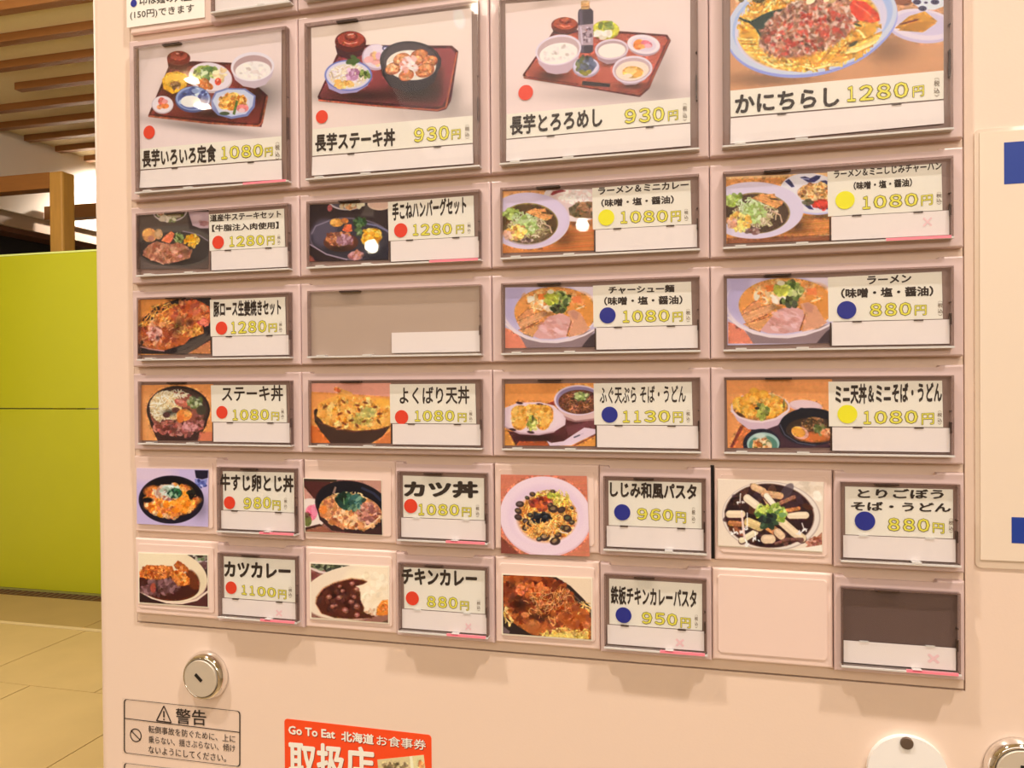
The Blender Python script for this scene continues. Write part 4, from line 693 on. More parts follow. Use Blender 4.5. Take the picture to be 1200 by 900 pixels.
# lime green partition of two panels, one above the other
pt = tag(empty('partition_screen', (-3.0, 3.21, 0)), 'lime green laminate partition screen standing on the stone floor beside the ticket machine', 'partition')
seamz = float(atz(0, 0, 0)[2])
zs = float((EYEP + (3.21 - EYEP[1]) / ray(50, 479)[1] * ray(50, 479))[2])
obj('panel', bx(-4.40, -2.0, 3.21, 3.26, .012, zs - .003, .002), M['green'], pt)
obj('panel', bx(-4.40, -2.0, 3.21, 3.26, zs + .003, 1.915, .002), M['green'], pt)
obj('top_edge', bx(-4.40, -2.0, 3.207, 3.263, 1.915, 1.925, .001), M['greenedge'], pt)
obj('bottom_edge', bx(-4.40, -2.0, 3.207, 3.263, 0, .011), M['edgelow'], pt)
# oak frame behind the partition
fr = tag(empty('timber_frame', (-3.5, 3.55, 0)), 'oak post and rail frame rising behind the lime green partition', 'wooden frame')
obj('post', bx(-3.59, -3.49, 3.5, 3.6, 0, 2.472, .012), M['oak'], fr)
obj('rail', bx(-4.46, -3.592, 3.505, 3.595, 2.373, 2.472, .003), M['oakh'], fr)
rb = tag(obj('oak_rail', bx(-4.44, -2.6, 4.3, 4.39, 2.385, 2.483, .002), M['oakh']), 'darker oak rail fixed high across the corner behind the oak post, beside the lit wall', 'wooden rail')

# lamps of the room: their small glass faces are what glints in the button caps and locks
def lampthing(name, x, y, z, rad, label, hang=False):
    t = tag(empty(name, (x, y, z)), label, 'lamp')
    bm = bmesh.new(); bmesh.ops.create_uvsphere(bm, u_segments=16, v_segments=10, radius=rad)
    if not hang: bmesh.ops.scale(bm, verts=bm.verts, vec=(1, 1, .25))
    o = bpy.data.objects.new('glass', None) ; bpy.data.objects.remove(o)
    me = bpy.data.meshes.new('lamp_glass'); bm.to_mesh(me); bm.free(); link('lamp_glass', me, M['lamp'], t)
    if hang:
        bm = bmesh.new(); box(bm, -.004, .004, -.004, .004, rad, H - z); me = bpy.data.meshes.new('cord'); bm.to_mesh(me); bm.free(); link('cord', me, M['black'], t)
    return t
for k_, (x, y, z, rad, hg) in enumerate(((-2.59, -3.52, 2.93, .038, 0), (-2.80, -3.90, 2.93, .045, 0), (-.72, -3.12, 2.93, .06, 0), (-2.15, -5.0, 2.19, .05, 1), (-.55, -5.0, 2.26, .045, 1))):
    lampthing('pendant_lamp' if hg else 'downlight', x, y, z, rad, 'small %s behind the viewer, glinting in the %s' % ('pendant lamp' if hg else 'ceiling downlight', ('upper part of the tray meal photo', 'blue bowl photo', 'steak bowl tray button', 'hot plate corn photo', 'curry and ramen photo')[k_]), hg)['group'] = 'lamps behind the viewer'

# ------------------------------------------------------------------ the ticket machine
D = .0078                                                # the door's steel face
mx0, mx1 = float(at(109.3, 450, D)[0]), .74
vm = tag(empty('ticket_machine', (.3, D, 0)), 'cream painted steel meal ticket vending machine filling the view', 'vending machine')
OX0, OX1, OZ0, OZ1 = float(at(161, 731, D)[0]), float(at(1131.5, 812, D)[0]), float(at(645, 769.5, D)[2]), Z(-.18)    # opening of the button field
def dl(P, yy=D): return P
hull = rrect(mx0, mx1, .04, 1.86, .012)
bm = bmesh.new()
box(bm, mx0, OX0, D, D + .03, .04, 1.86); 
box(bm, OX1, mx1, D, D + .03, .04, 1.86)
box(bm, OX0, OX1, D, D + .03, .04, OZ0); box(bm, OX0, OX1, D, D + .03, OZ1, 1.86)
es = [e for e in bm.edges if all(abs(v.co.x - mx0) < 1e-6 and abs(v.co.y - D) < 1e-6 for v in e.verts)]
bmesh.ops.bevel(bm, geom=es, offset=.006, segments=5, affect='EDGES', profile=0.5)
obj('front_door', bm, M['door'], vm, smooth=False)
obj('cabinet', bx(mx0 + .002, mx1 - .002, D + .032, D + .43, .04, 1.858, .006), M['door'], vm)
obj('plinth', bx(mx0 + .02, mx1 - .02, D + .05, D + .41, 0, .04), M['black'], vm)
fld = obj('field_well', bx(OX0, OX1, D + .006, D + .03, OZ0, OZ1), M['seam'], vm)
obj('button_strip', bx(OX0 + .0008, OX1 - .0008, D - .0008, D + .006, OZ0 + .0010, OZ1, .0003), M['strip'], vm)

CB = [-.0137, .0879, .1893, .2905, .3922]                # column edges
W_, PH = .1013, .045
def rowtop(r_): return (r_ - 2) * PH + .0018
RH = .0413
YF3, YB3 = .003, D - .0008                               # button faces and their backs
def notched(x0, x1, z0, z1, lt, rt, n=.0016):
    return [(x0, z0), (x1, z0), (x1, z1), (x1 - rt, z1), (x1 - rt - .0008, z1 - n), (x0 + lt + .0008, z1 - n), (x0 + lt, z1), (x0, z1)]
def housing(t, x0, x1, top, h, lt=.0045, rt=.009):
    return obj('housing', slab(notched(x0 + .0002, x1 - .0002, Z(top + h), Z(top), lt, rt), YF3, YB3, .0007, 2), M['housing'], t)
def cap(t, l, r_, tp, b, big=True, pink=False, rim_marks=True, well='well'):
    """the clear cap over a button: well behind the card, polished rim, thin clear pane"""
    x0, x1, z0, z1 = l, r_, Z(b), Z(tp)
    obj('button_well', bx(x0 + .0004, x1 - .0004, .0026, .0032, z0 + .0004, z1 - .0004), M[well], t)
    rm = obj('cap_rim', frame(x0, x1, z0, z1, .0006, -.0004, .0031), M['rim'], t)
    obj('ledge_highlight', bx(x0 - .0002, x1 + .0002, -.0008, .0031, z0 - .0004, z0 + .0005, .0001), M['rim_hi'], rm)  # pale bar for the highlight along the lower rim
    w = x1 - x0
    if rim_marks:
        sp = ((.055, .105), (.33, .385)) if big else ((.60, .68),)
        for a, c in sp: obj('clip', bx(x0 + a * w, x0 + c * w, -.0009, .0026, z0 + .0003, z0 + .0011), M['rim_hi'], rm)  # highlight dashes on the rim, built as pale pieces
        obj('catch', bx(x0 + (.19 if big else .3) * w, x0 + (.31 if big else .5) * w, .0002, .0026, z1 - .0013, z1 - .0006), M['catch'], rm)
    for zz in (z0 + .42 * (z1 - z0), z0 + .55 * (z1 - z0)):
        obj('side_notch', bx(x1 - .0012, x1 - .0006, .0006, .0026, zz - (z1 - z0) * .14 if zz < z0 + .5 * (z1 - z0) else zz, zz if zz < z0 + .5 * (z1 - z0) else zz + .0004), M['catch'], rm)
    if pink: obj('sold_out_glow', bx(x0 + (.72 if big else .55) * w, x1 - .0010, -.0009, -.0002, z0 - .0002, z0 + .0009), M['pink'], rm)  # pink glow of the sold-out LED on the rim, added as faintly emissive bar
    obj('clear_pane', bx(x0 + .0006, x1 - .0006, .0000, .0002, z0 + .0005, z1 - .0006), CAP, t)
def catches(c, t, P, d=.0014):
    """the two little dark fingers on the line between card and slip"""
    (a, b) = P
    for k in (.24, .78):
        p = at(*cp(c, a[0] + (b[0] - a[0]) * k, a[1] + (b[1] - a[1]) * k), d)
        obj('finger', bx(p[0] - .0018, p[0] + .0018, d, d + .0006, p[2] - .00025, p[2] + .00025), M['catch'], t)
CD, SD, TD = .0022, .0017, .00208                        # depth of cards, slips and ink
def sheet(name, t, P, d, mt, c=None, th=.0002):
    Q = [(at(*cp(c, *p), d) if c else np.array([p[0], d, p[1]])) - np.array(base_of(t)) + np.array(t.location) * 0 for p in P]
    o = quad_sheet(name, [q for q in Q], mt, None, th); o.parent = t
    return o
def word(name, text, c, b, mt, parent, d, bold, ref=None):
    O, U, V = line_box(c, b, d)
    bs = np.array(base_of(parent))
    co, fs, lo, hi = glyphs(text, bold)
    if ref is not None: _, _, lo, hi = glyphs(text, ref)
    q = (co - lo) / (hi - lo)
    P = O + q[:, :1] * U + q[:, 1:2] * V - bs
    n0 = LAYER[(text, bold)]; P[:, 1] -= (np.arange(len(P)) // n0) * 4e-6
    me = bpy.data.meshes.new(name); me.from_pydata(P.tolist(), [], fs); me.update()
    return link(name, me, mt, parent)
def dot(c, x, y, r_, mt, t, d=.0019):
    p = at(*cp(c, x, y), d); q = at(*cp(c, x, y - r_), d); R_ = abs(q[2] - p[2])
    return obj('dot_sticker', disc(p[0], p[2], R_, d, d + .0001, 36), M[mt], t)
def numerals(name, dg, c, b, mt, parent, d, bold, ref):
    """wide numerals, one to a cell"""
    O, U, V = line_box(c, b, d); bs = np.array(base_of(parent)); vs, fs = [], []
    cells = [(.66 if i == 0 else .84) if ch == '1' else 1.0 for i, ch in enumerate(dg)]; tot = sum(cells)
    for i, ch in enumerate(dg):
        k = chr(ord(ch) + 0xFEE0); co, f, _, _ = glyphs(k, bold); _, _, lo, hi = glyphs(k, ref)
        q = (co - lo) / (hi - lo); w = .54 if ch == '1' else .90
        x0 = sum(cells[:i]) + (0 if i == 0 else (cells[i] - w) * .5)
        P = O + (x0 + q[:, :1] * w) / tot * U + q[:, 1:2] * V - bs
        P[:, 1] -= (np.arange(len(P)) // LAYER[(k, bold)]) * 4e-6
        fs += [tuple(v + len(vs) for v in t_) for t_ in f]; vs += P.tolist()
    me = bpy.data.meshes.new(name); me.from_pydata(vs, [], fs); me.update()
    return link(name, me, mt, parent)
def price(card, c, dg, b, yen, tax):
    numerals('price', dg, c, b, M['yellow'], card, TD - .00006, .016, .052)
    numerals('price_outline', dg, c, b, M['olive'], card, TD, .052, .052)
    x0, yt, yb, x1, yb1 = yen
    word('yen_sign', '円', c, yen, M['yellow'], card, TD - .00006, .004, ref=.036)
    word('yen_outline', '円', c, yen, M['olive'], card, TD, .036)
    x0, y0, y1, x1 = tax
    h = (y1 - y0) / 4.0; s = .86
    word('tax_note', '⌒', c, (x0 + (x1 - x0) * .1, y0, y0 + h * .35, x1 - (x1 - x0) * .1, y0 + h * .35), M['dim'], card, TD, 0)
    word('tax_note', '税', c, (x0, y0 + h * .55, y0 + h * 1.75, x1, y0 + h * 1.72), M['dim'], card, TD, .012)
    word('tax_note', '込', c, (x0, y0 + h * 2.05, y0 + h * 3.2, x1, y0 + h * 3.17), M['dim'], card, TD, .012)
    word('tax_note', '⌣', c, (x0 + (x1 - x0) * .1, y0 + h * 3.5, y0 + h * 3.85, x1 - (x1 - x0) * .1, y0 + h * 3.82), M['dim'], card, TD, 0)

def picture(t, key):
    c, q, im = PRINTS[key]
    return sheet('food_photo', t, q, CD, print_mat(key, im), c)

# row 1: tall buttons with a large photograph. key: crop, column, print, name, boxes
TALL = [
 (1, 'A1', 'set meal print', '長芋いろいろ定食', (100, 660, 738, 425, 712), '1080', (447, 643, 702, 635, 690), (638, 650, 690, 674, 684), (684, 625, 704, 704), (130, 581, 29),
  [(90, 655), (712, 598), (712, 698), (92, 745)], [(93, 750), (712, 703), (714, 788), (88, 826)], 'tall ticket button picturing a tray meal with rice, salad and blue bowl, 1080 yen'),
 (2, 'A2', 'steak bowl set print', '長芋ステーキ丼', (110, 590, 668, 462, 642), '930', (543, 562, 628, 703, 615), (708, 570, 615, 750, 610), (768, 548, 612, 788), (139, 513, 29),
  [(97, 568), (802, 508), (802, 628), (97, 685)], [(97, 690), (802, 633), (805, 718), (95, 772)], 'tall ticket button picturing a dark steak bowl and salad on a red tray, 930 yen'),
 (3, 'A3', 'grated yam meal print', '長芋とろろめし', (125, 612, 715, 612, 670), '930', (727, 575, 655, 945, 640), (957, 585, 640, 1012, 632), (1035, 545, 640, 1058), (207, 488, 40),
  [(105, 602), (1075, 512), (1075, 645), (105, 732)], [(105, 738), (1075, 651), (1077, 768), (104, 850)], 'tall ticket button picturing a tray with a soy sauce bottle among bowls, 930 yen'),
 (4, 'A4', 'crab pasta print', 'かにちらし', (165, 445, 535, 655, 498), '1280', (690, 403, 480, 985, 458), (997, 405, 458, 1053, 450), (1098, 365, 455, 1125), None,
  [(143, 425), (1143, 330), (1143, 463), (145, 548)], [(145, 555), (1143, 470), (1145, 578), (143, 674)], 'tall ticket button picturing one oval blue plate of noodles heaped with crab, 1280 yen')]
for (col, c, pr, nm, nb, dg, pb, yb, tb, dt, cq, sq, lab) in TALL:
    x0, x1 = CB[col - 1], CB[col]; top = rowtop(0)
    t = tag(empty('menu_button', (x0, D, Z(top + RH + 2 * PH - PH))), lab, 'button', 'menu buttons on the ticket machine')
    housing(t, x0, x1, top, RH + PH)
    l, r_ = (col - 1) * W_ - .0077, (col - 1) * W_ + .0835
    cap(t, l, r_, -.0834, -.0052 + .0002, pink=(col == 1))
    picture(t, pr)
    cd = sheet('name_card', t, cq, CD, M['card'], c)
    word('dish_name', nm, c, nb, M['ink'], cd, TD, .036)
    price(cd, c, dg, pb, yb, tb)
    sheet('blank_slip', t, sq, SD, M['slipp'], c)
    catches(c, t, (sq[0], sq[1]))
    if dt: dot(c, *dt, 'red', t)

# rows 2 to 4: wide buttons, photograph left, name and price right
WIDE = [
 (2, 1, 'A5', 'steak plate print', [('道産牛ステーキセット', (455, 135, 172, 812, 150), .02), ('【牛脂注入肉使用】', (465, 187, 222, 800, 205), .02)], '1280', (552, 243, 298, 732, 290), (740, 243, 290, 780, 286), (793, 236, 288, 808), (495, 274, 33, 'red'), 'wide button with black hot plate steak, potatoes and corn, 1280 yen'),
 (2, 2, 'A6', 'hamburg plate print', [('手こねハンバーグセット', (490, 115, 200, 845, 165), .03)], '1280', (588, 215, 272, 780, 266), (795, 220, 264, 835, 260), (850, 208, 262, 866), (530, 245, 34, 'red'), 'wide button with oval hot plate hamburg steak and corn, 1280 yen'),
 (2, 3, 'A7', 'ramen and curry print', [('ラーメン＆ミニカレー', (513, 116, 150, 928, 120), .025), ('（味噌・塩・醤油）', (527, 170, 207, 860, 190), .025)], '1080', (615, 225, 283, 838, 276), (845, 225, 276, 893, 272), (908, 215, 272, 926), (550, 254, 37, 'ydot'), 'wide button with yellow dot, ramen bowl beside a curry plate'),
 (2, 4, 'A8', 'ramen and clam rice print', [('ラーメン＆ミニしじみチャーハン', (530, 108, 142, 985, 105), .02), ('（味噌・塩・醤油）', (613, 155, 190, 860, 175), .03)], '1080', (650, 215, 273, 890, 258), (897, 212, 258, 948, 252), (962, 198, 252, 985), (577, 232, 38, 'ydot'), 'wide button with yellow dot, ramen bowl beside blue patterned plate of fried rice'),
 (3, 1, 'A5', 'ginger pork print', [('豚ロース生姜焼きセット', (472, 570, 650, 812, 640), .03)], '1280', (560, 672, 735, 742, 727), (748, 682, 727, 792, 725), (802, 672, 727, 817), (512, 705, 33, 'red'), 'wide button with glossy sliced ginger pork on black plate, 1280 yen'),
 (3, 2, None, None, [], None, None, None, None, None, 'wide button left blank with plain beige face and empty white slip'),
 (3, 3, 'A7', 'sliced pork ramen print', [('チャーシュー麺', (560, 570, 605, 863, 597), .03), ('（味噌・塩・醤油）', (540, 618, 658, 900, 652), .025)], '1080', (625, 680, 738, 845, 733), (853, 688, 735, 902, 732), (916, 674, 735, 935), (556, 703, 37, 'blue'), 'wide button with blue dot and pork slice ramen, upper price 1080 yen'),
 (3, 4, 'A8', 'ramen print', [('ラーメン', (670, 553, 588, 857, 580), .025), ('（味噌・塩・醤油）', (560, 605, 647, 950, 637), .03)], '880', (680, 667, 725, 862, 720), (870, 675, 720, 922, 718), (968, 658, 722, 990), (584, 696, 38, 'blue'), 'wide button at the right end picturing pork slice ramen, blue dot, 880 yen'),
 (4, 1, 'B1', 'steak bowl print', [('ステーキ丼', (515, 95, 175, 822, 172), .01)], '1080', (568, 213, 270, 755, 268), (762, 225, 268, 803, 270), (812, 210, 264, 826), (514, 228, 32, 'red'), 'wide button with dark steak bowl topped by egg yolk on orange ground, 1080 yen'),
 (4, 2, 'B2', 'tempura bowl print', [('よくばり天丼', (525, 95, 180, 860, 178), .01)], '1080', (597, 208, 263, 793, 262), (803, 220, 264, 847, 265), (858, 210, 265, 874), (534, 241, 34, 'red'), 'wide button with golden tempura heaped over a dark bowl, 1080 yen'),
 (4, 3, 'B3', 'blowfish tempura print', [('ふぐ天ぷら そば・うどん', (520, 90, 170, 915, 165), .01)], '1130', (625, 200, 257, 848, 255), (855, 205, 257, 903, 257), (917, 198, 257, 934), (565, 219, 37, 'blue'), 'wide button with blue dot, tempura on a white plate beside noodle bowl, 1130 yen'),
 (4, 4, 'B4', 'mini tempura and noodles print', [('ミニ天丼＆ミニそば・うどん', (572, 73, 158, 1022, 150), .03)], '1080', (690, 185, 243, 925, 240), (935, 195, 245, 990, 243), (1003, 185, 245, 1022), (623, 199, 39, 'ydot'), 'wide button with yellow dot, small tempura bowl and black noodle bowl, 1080 yen')]
for (row, col, c, pr, names, dg, pb, yb, tb, dt, lab) in WIDE:
    x0, x1 = CB[col - 1], CB[col]; top = rowtop(row)
    t = tag(empty('menu_button', (x0, D, Z(top + RH))), lab, 'button', 'menu buttons on the ticket machine')
    housing(t, x0, x1, top, RH)
    l, r_ = (col - 1) * W_ - .0077, (col - 1) * W_ + .0835; tp, b = .0060 + (row - 2) * PH, .0395 + (row - 2) * PH
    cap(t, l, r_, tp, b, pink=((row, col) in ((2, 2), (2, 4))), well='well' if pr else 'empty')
    w, h = r_ - l, b - tp
    F = lambda u, v: (l + u * w, Z(tp + v * h))
    sheet('blank_slip', t, [F(.49, .655), F(.988, .655), F(.988, .955), F(.49, .955)], SD, M['slipp'])
    if not pr: continue
    picture(t, pr)
    tilt = r.uniform(-.006, .006)
    cd = sheet('name_card', t, [F(.474, .075 + tilt), F(.958, .065 - tilt), F(.962, .645), F(.476, .645)], CD - .00006, M['card'])
    for s, bb, bo in names: word('dish_name', s, c, bb, M['ink'], cd, TD, bo + .010)
    price(cd, c, dg, pb, yb, tb)
    for k in (.60, .86):
        p = F(k, .655); obj('finger', bx(p[0] - .0018, p[0] + .0018, .0014, .002, p[1] - .0003, p[1] + .0003), M['catch'], t)
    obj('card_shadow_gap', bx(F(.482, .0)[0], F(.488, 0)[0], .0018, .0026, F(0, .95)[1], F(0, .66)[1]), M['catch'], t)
    dot(c, *dt[:3], dt[3], t)
    if (row, col) == (2, 4): word('sold_out_cross', '×', 'A8', (905, 305, 345, 945, 343), M['pinkx'], t, SD - .0001, 0)

# rows 5 and 6: small buttons beside cover tiles
SMALL = [
 (5, 1, 'B1', [('牛すじ卵とじ丼', (507, 535, 622, 875, 632), .025)], '980', (622, 655, 715, 765, 712), (768, 668, 718, 810, 722), (827, 658, 717, 842), (552, 682, 32, 'red'), 'small button reading 980 yen beside the photograph of a beef and egg bowl', 1),
 (5, 2, 'B2', [('カツ丼', (545, 545, 625, 903, 630), .045)], '1080', (615, 655, 712, 815, 715), (823, 672, 718, 870, 720), (890, 662, 722, 907), (578, 667, 34, 'red'), 'small button reading 1080 yen in the fifth row, the only one so priced there', 1),
 (5, 3, 'B3', [('しじみ和風パスタ', (567, 525, 598, 965, 612), .03)], '960', (690, 645, 702, 862, 710), (868, 662, 715, 917, 720), (942, 645, 720, 958), (623, 667, 37, 'blue'), 'small button with blue dot reading 960 yen beside the clam pasta photograph', 0),
 (5, 4, 'B4', [('とりごぼう', (665, 513, 553, 1030, 557), .025), ('そば・うどん', (638, 567, 605, 1060, 613), .025)], '880', (792, 635, 693, 975, 698), (982, 655, 700, 1033, 705), (1050, 640, 702, 1070), (697, 650, 40, 'blue'), 'small button with blue dot reading 880 yen beside the burdock noodle photograph', 0),
 (6, 1, 'B5', [('カツカレー', (670, 205, 305, 1095, 322), .035)], '1100', (780, 355, 420, 1005, 440), (1013, 385, 445, 1068, 450), (1080, 370, 442, 1102), (713, 375, 40, 'red'), 'small button with red dot reading 1100 yen beside the cutlet curry photograph', 1),
 (6, 2, 'B6', [('チキンカレー', (628, 170, 262, 1052, 280), .035)], '880', (768, 325, 392, 947, 403), (955, 355, 408, 1007, 412), (1050, 350, 415, 1070), (687, 342, 39, 'red'), 'small button with red dot reading 880 yen beside the brown curry photograph', 1),
 (6, 3, 'B7', [('鉄板チキンカレーパスタ', (648, 205, 302, 1095, 325), .025)], '950', (808, 340, 405, 1000, 418), (1010, 370, 425, 1065, 430), (1085, 358, 428, 1102), (714, 360, 41, 'blue'), 'small button with blue dot reading 950 yen beside the curry pasta photograph', 1),
 (6, 4, 'B8', [], None, None, None, None, None, 'small blank button with dark grey face above an empty white slip, lowest at right', 1)]
HALF = .0509
for (row, col, c, names, dg, pb, yb, tb, dt, lab, pk) in SMALL:
    x0, x1 = CB[col - 1] + HALF, CB[col]; top = rowtop(row)
    t = tag(empty('menu_button', (x0, D, Z(top + RH))), lab, 'button', 'menu buttons on the ticket machine')
    housing(t, x0, x1, top, RH, .004, .010)
    l, r_ = (col - 1) * W_ + .0400, (col - 1) * W_ + .0857; tp, b = .0060 + (row - 2) * PH, .0398 + (row - 2) * PH
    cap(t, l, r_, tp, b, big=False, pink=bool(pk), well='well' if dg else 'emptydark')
    w, h = r_ - l, b - tp
    F = lambda u, v: (l + u * w, Z(tp + v * h))
    sv = {(6, 1): .72, (6, 2): .69, (6, 3): .705, (6, 4): .69}.get((row, col), .685)
    sheet('blank_slip', t, [F(.025, sv), F(.972, sv), F(.972, .965), F(.025, .965)], SD, M['slipp'])
    if row == 6: word('sold_out_cross', '×', c, {1: (1000, 515, 555, 1040, 560), 2: (985, 480, 520, 1020, 523), 3: (985, 480, 522, 1030, 526), 4: (970, 420, 460, 1022, 466)}[col], M['pinkx'], t, SD - .0001, .02)
    for k in (.2, .76):
        p = F(k, sv - .004); obj('finger', bx(p[0] - .0018, p[0] + .0018, .0013, .002, p[1] - .0003, p[1] + .0003), M['rim_hi'] if col in (2, 4) else M['catch'], t)
    if not dg: continue
    cd = sheet('name_card', t, [F(.045, .075 + r.uniform(-.01, .01)), F(.955, .07 + r.uniform(-.01, .01)), F(.955, sv - .008), F(.045, sv - .008)], CD, M['card'])
    for s, bb, bo in names: word('dish_name', s, c, bb, M['ink'], cd, TD, bo + .010)
    price(cd, c, dg, pb, yb, tb)
    dot(c, *dt[:3], dt[3], t)

TILES = [
 (5, 1, 'beef and egg bowl print', 0, 'cream cover tile with a photograph of egg and beef in a black bowl', 0),
 (5, 2, 'pork cutlet bowl print', 8, 'cream cover tile with a cutlet bowl photograph in a white border', 0),
 (5, 3, 'clam pasta print', 0, 'cream cover tile whose clam pasta photograph hangs over its lower edge', 0),
 (5, 4, 'burdock noodles print', 0, 'cream cover tile with a curling photograph of dark burdock noodle soup', .0013),
 (6, 1, 'cutlet curry print', 14, 'cream cover tile with a photograph of a fried cutlet in curry', 0),
 (6, 2, 'chicken curry print', 14, 'cream cover tile with a photograph of brown curry beside white rice', 0),
 (6, 3, 'curry pasta print', 14, 'cream cover tile with a photograph of curry pasta on a black plate', 0),
 (6, 4, None, 0, 'plain cream cover tile without any photograph, in the bottom row', 0)]
TF = .0045
for (row, col, pr, bd, lab, sh_) in TILES:
    x0, x1 = CB[col - 1] + sh_ - (.0014 if col == 1 else 0), CB[col - 1] + HALF; top = rowtop(row) - .0002
    t = tag(empty('cover_tile', (x0, D, Z(top + RH))), lab, 'cover plate', 'cover tiles on the ticket machine')
    obj('plate', slab([(x0 + .0002, Z(top + RH)), (x1 - .0002, Z(top + RH)), (x1 - .0002, Z(top)), (x0 + .0002, Z(top))], TF, YB3, .0009, 3), M['tile'], t)
    obj('raised_panel', slab(rrect(x0 + .0026, x1 - .0026, Z(top + RH - .0036), Z(top + .0030), .001), TF - .0005, TF + .001, .0004), M['tile'], t)
    if pr:
        c, q, im = PRINTS[pr]; d = TF - .0009
        if bd:
            cx_, cy_ = sum(p[0] for p in q) / 4, sum(p[1] for p in q) / 4
            Q = [(p[0] + bd * (1 if p[0] > cx_ else -1), p[1] + bd * (1.1 if p[1] > cy_ else -1)) for p in q]
            sheet('photo_border', t, Q, d, M['photo'], c)
        if pr == 'burdock noodles print':
            sheet('photo_paper', t, [(82, 120), (1015, 150), (1005, 768), (84, 712)], d, M['photo'], c)
        sheet('food_photo', t, q, d - .0002, print_mat(pr, im), c, .00015)
gp = obj('open_slot', bx(CB[3] - .0003, CB[3] + .0013, D - .0011, D - .0007, Z(rowtop(5) + RH), Z(rowtop(5) - .001)), M['black'], vm)

# row 0: only the feet of the next buttons hang into view
t = tag(empty('menu_button', (CB[0] + HALF, D, Z(rowtop(-1) + RH))), 'small button cut by the top edge, right of the note about 150 yen', 'button', 'menu buttons on the ticket machine')
housing(t, CB[0] + HALF, CB[1], rowtop(-1), RH, .004, .01)
cap(t, .0400, .0857, .0060 - 3 * PH, .0398 - 3 * PH, big=False)
F = lambda u, v: (.0400 + u * .0457, Z(.006 - 3 * PH + v * .0338))
sheet('blank_slip', t, [F(.025, .665), F(.972, .665), F(.972, .955), F(.025, .955)], SD, M['slipp']); sheet('name_card', t, [F(.045, .07), F(.955, .07), F(.955, .652), F(.045, .652)], CD, M['card'])
for col, lab in ((2, 'wide button cut by the top edge above the steak bowl tray button'),):
    l = (col - 1) * W_ - .0077
    t = tag(empty('menu_button', (CB[col - 1], D, Z(rowtop(-1) + RH))), lab, 'button', 'menu buttons on the ticket machine')
    housing(t, CB[col - 1], CB[col], rowtop(-1), RH)
    cap(t, l, l + .0912, .0060 - 3 * PH, .0395 - 3 * PH)
    F = lambda u, v: (l + u * .0912, Z(.006 - 3 * PH + v * .0335))
    sheet('blank_slip', t, [F(.02, .655), F(.988, .655), F(.988, .955), F(.02, .955)], SD, M['slipp']); sheet('name_card', t, [F(.02, .07), F(.97, .07), F(.97, .64), F(.02, .64)], CD, M['card'])
# paper note at the top left
t = tag(empty('paper_note', (CB[0], D, Z(-.10))), 'small white paper note about 150 yen with a blue dot, at the upper left corner', 'notice')
obj('backing_plate', bx(-.0137, CB[0] + HALF - .0004, .0045, YB3, Z(-.0925), Z(-.133), .0008), M['tile'], t)
nt_ = sheet('note_paper', t, [(30, -130), (372, -130), (375, 76), (32, 122)], .0040, M['card'], 'A1')
word('note_line', '印は麺の大盛', 'A1', (88, -24, 24, 318, 2), M['ink'], nt_, .0039, .01)
word('note_line', '(150円)できます', 'A1', (47, 50, 90, 328, 58), M['ink'], nt_, .0039, .006)
dot('A1', 62, 14, 16, 'blue', t, .0038)

# ------------------------------------------------------------------ things on the door below and beside the buttons
def keylock(px, py, R_, slot_ang, lab, slot, name='key_lock'):
    p = at(px, py, D); t = tag(empty(name, (p[0], D, p[2])), lab, 'lock')
    def put(nm, prof, mt, off=(0, 0), sm=True):
        bm = lathe(prof); bmesh.ops.recalc_face_normals(bm, faces=bm.faces); me = bpy.data.meshes.new(nm); bm.to_mesh(me); bm.free()
        if sm:
            for f in me.polygons: f.use_smooth = len(f.vertices) < 5
        return link(nm, me, mt, t)
    put('collar', [(R_, -.0002), (R_ * 1.0, -.0012), (R_ * .985, -.0022), (R_ * .93, -.0040), (R_ * .86, -.0052), (R_ * .80, -.0056), (R_ * .785, -.0052), (R_ * .78, -.0040)], M['chrome'])
    put('shadow_ring', [(R_ * .80, -.0035), (R_ * .80, -.0048), (R_ * .77, -.0050)], M['seam'], sm=False)
    f = put('lock_face', [(R_ * .755, -.0040), (R_ * .755, -.0058), (R_ * .74, -.0061), (R_ * .73, -.0061)], M['steel'], sm=False)
    for a, b, w_, d_ in slot:
        bm = bx(-w_, w_, -.0063, -.0058, -d_, d_); bmesh.ops.rotate(bm, verts=bm.verts, cent=(0, 0, 0), matrix=Matrix.Rotation(math.radians(slot_ang), 3, 'Y')); bmesh.ops.translate(bm, verts=bm.verts, vec=(a, 0, b))
        me = bpy.data.meshes.new('key_slot'); bm.to_mesh(me); bm.free(); link('key_slot', me, M['black'], f)
    return t
keylock(243, 790.5, .0130, 42, 'round chrome key lock with slanted slot below the cutlet curry tile', [(-.001, .0005, .0026, .0009)])
keylock(1192.5, 900, .0130, 90, 'round chrome key lock at the lower right edge of the door', [(0, .001, .0030, .0010)])
p = at(1062, 903, D)
t = tag(empty('white_knob_plate', (p[0], D, p[2])), 'white plastic disc fixed with one dull screw near the lower right corner', 'plate')
obj('disc_plate', disc(p[0], p[2], .0158, D - .0030, D, 56, .0008), M['disc'], t)
q = at(1062.5, 870.5, D - .003); obj('screw', disc(q[0], q[2], .0026, D - .0040, D - .003, 20, .0004), M['screw'], t)

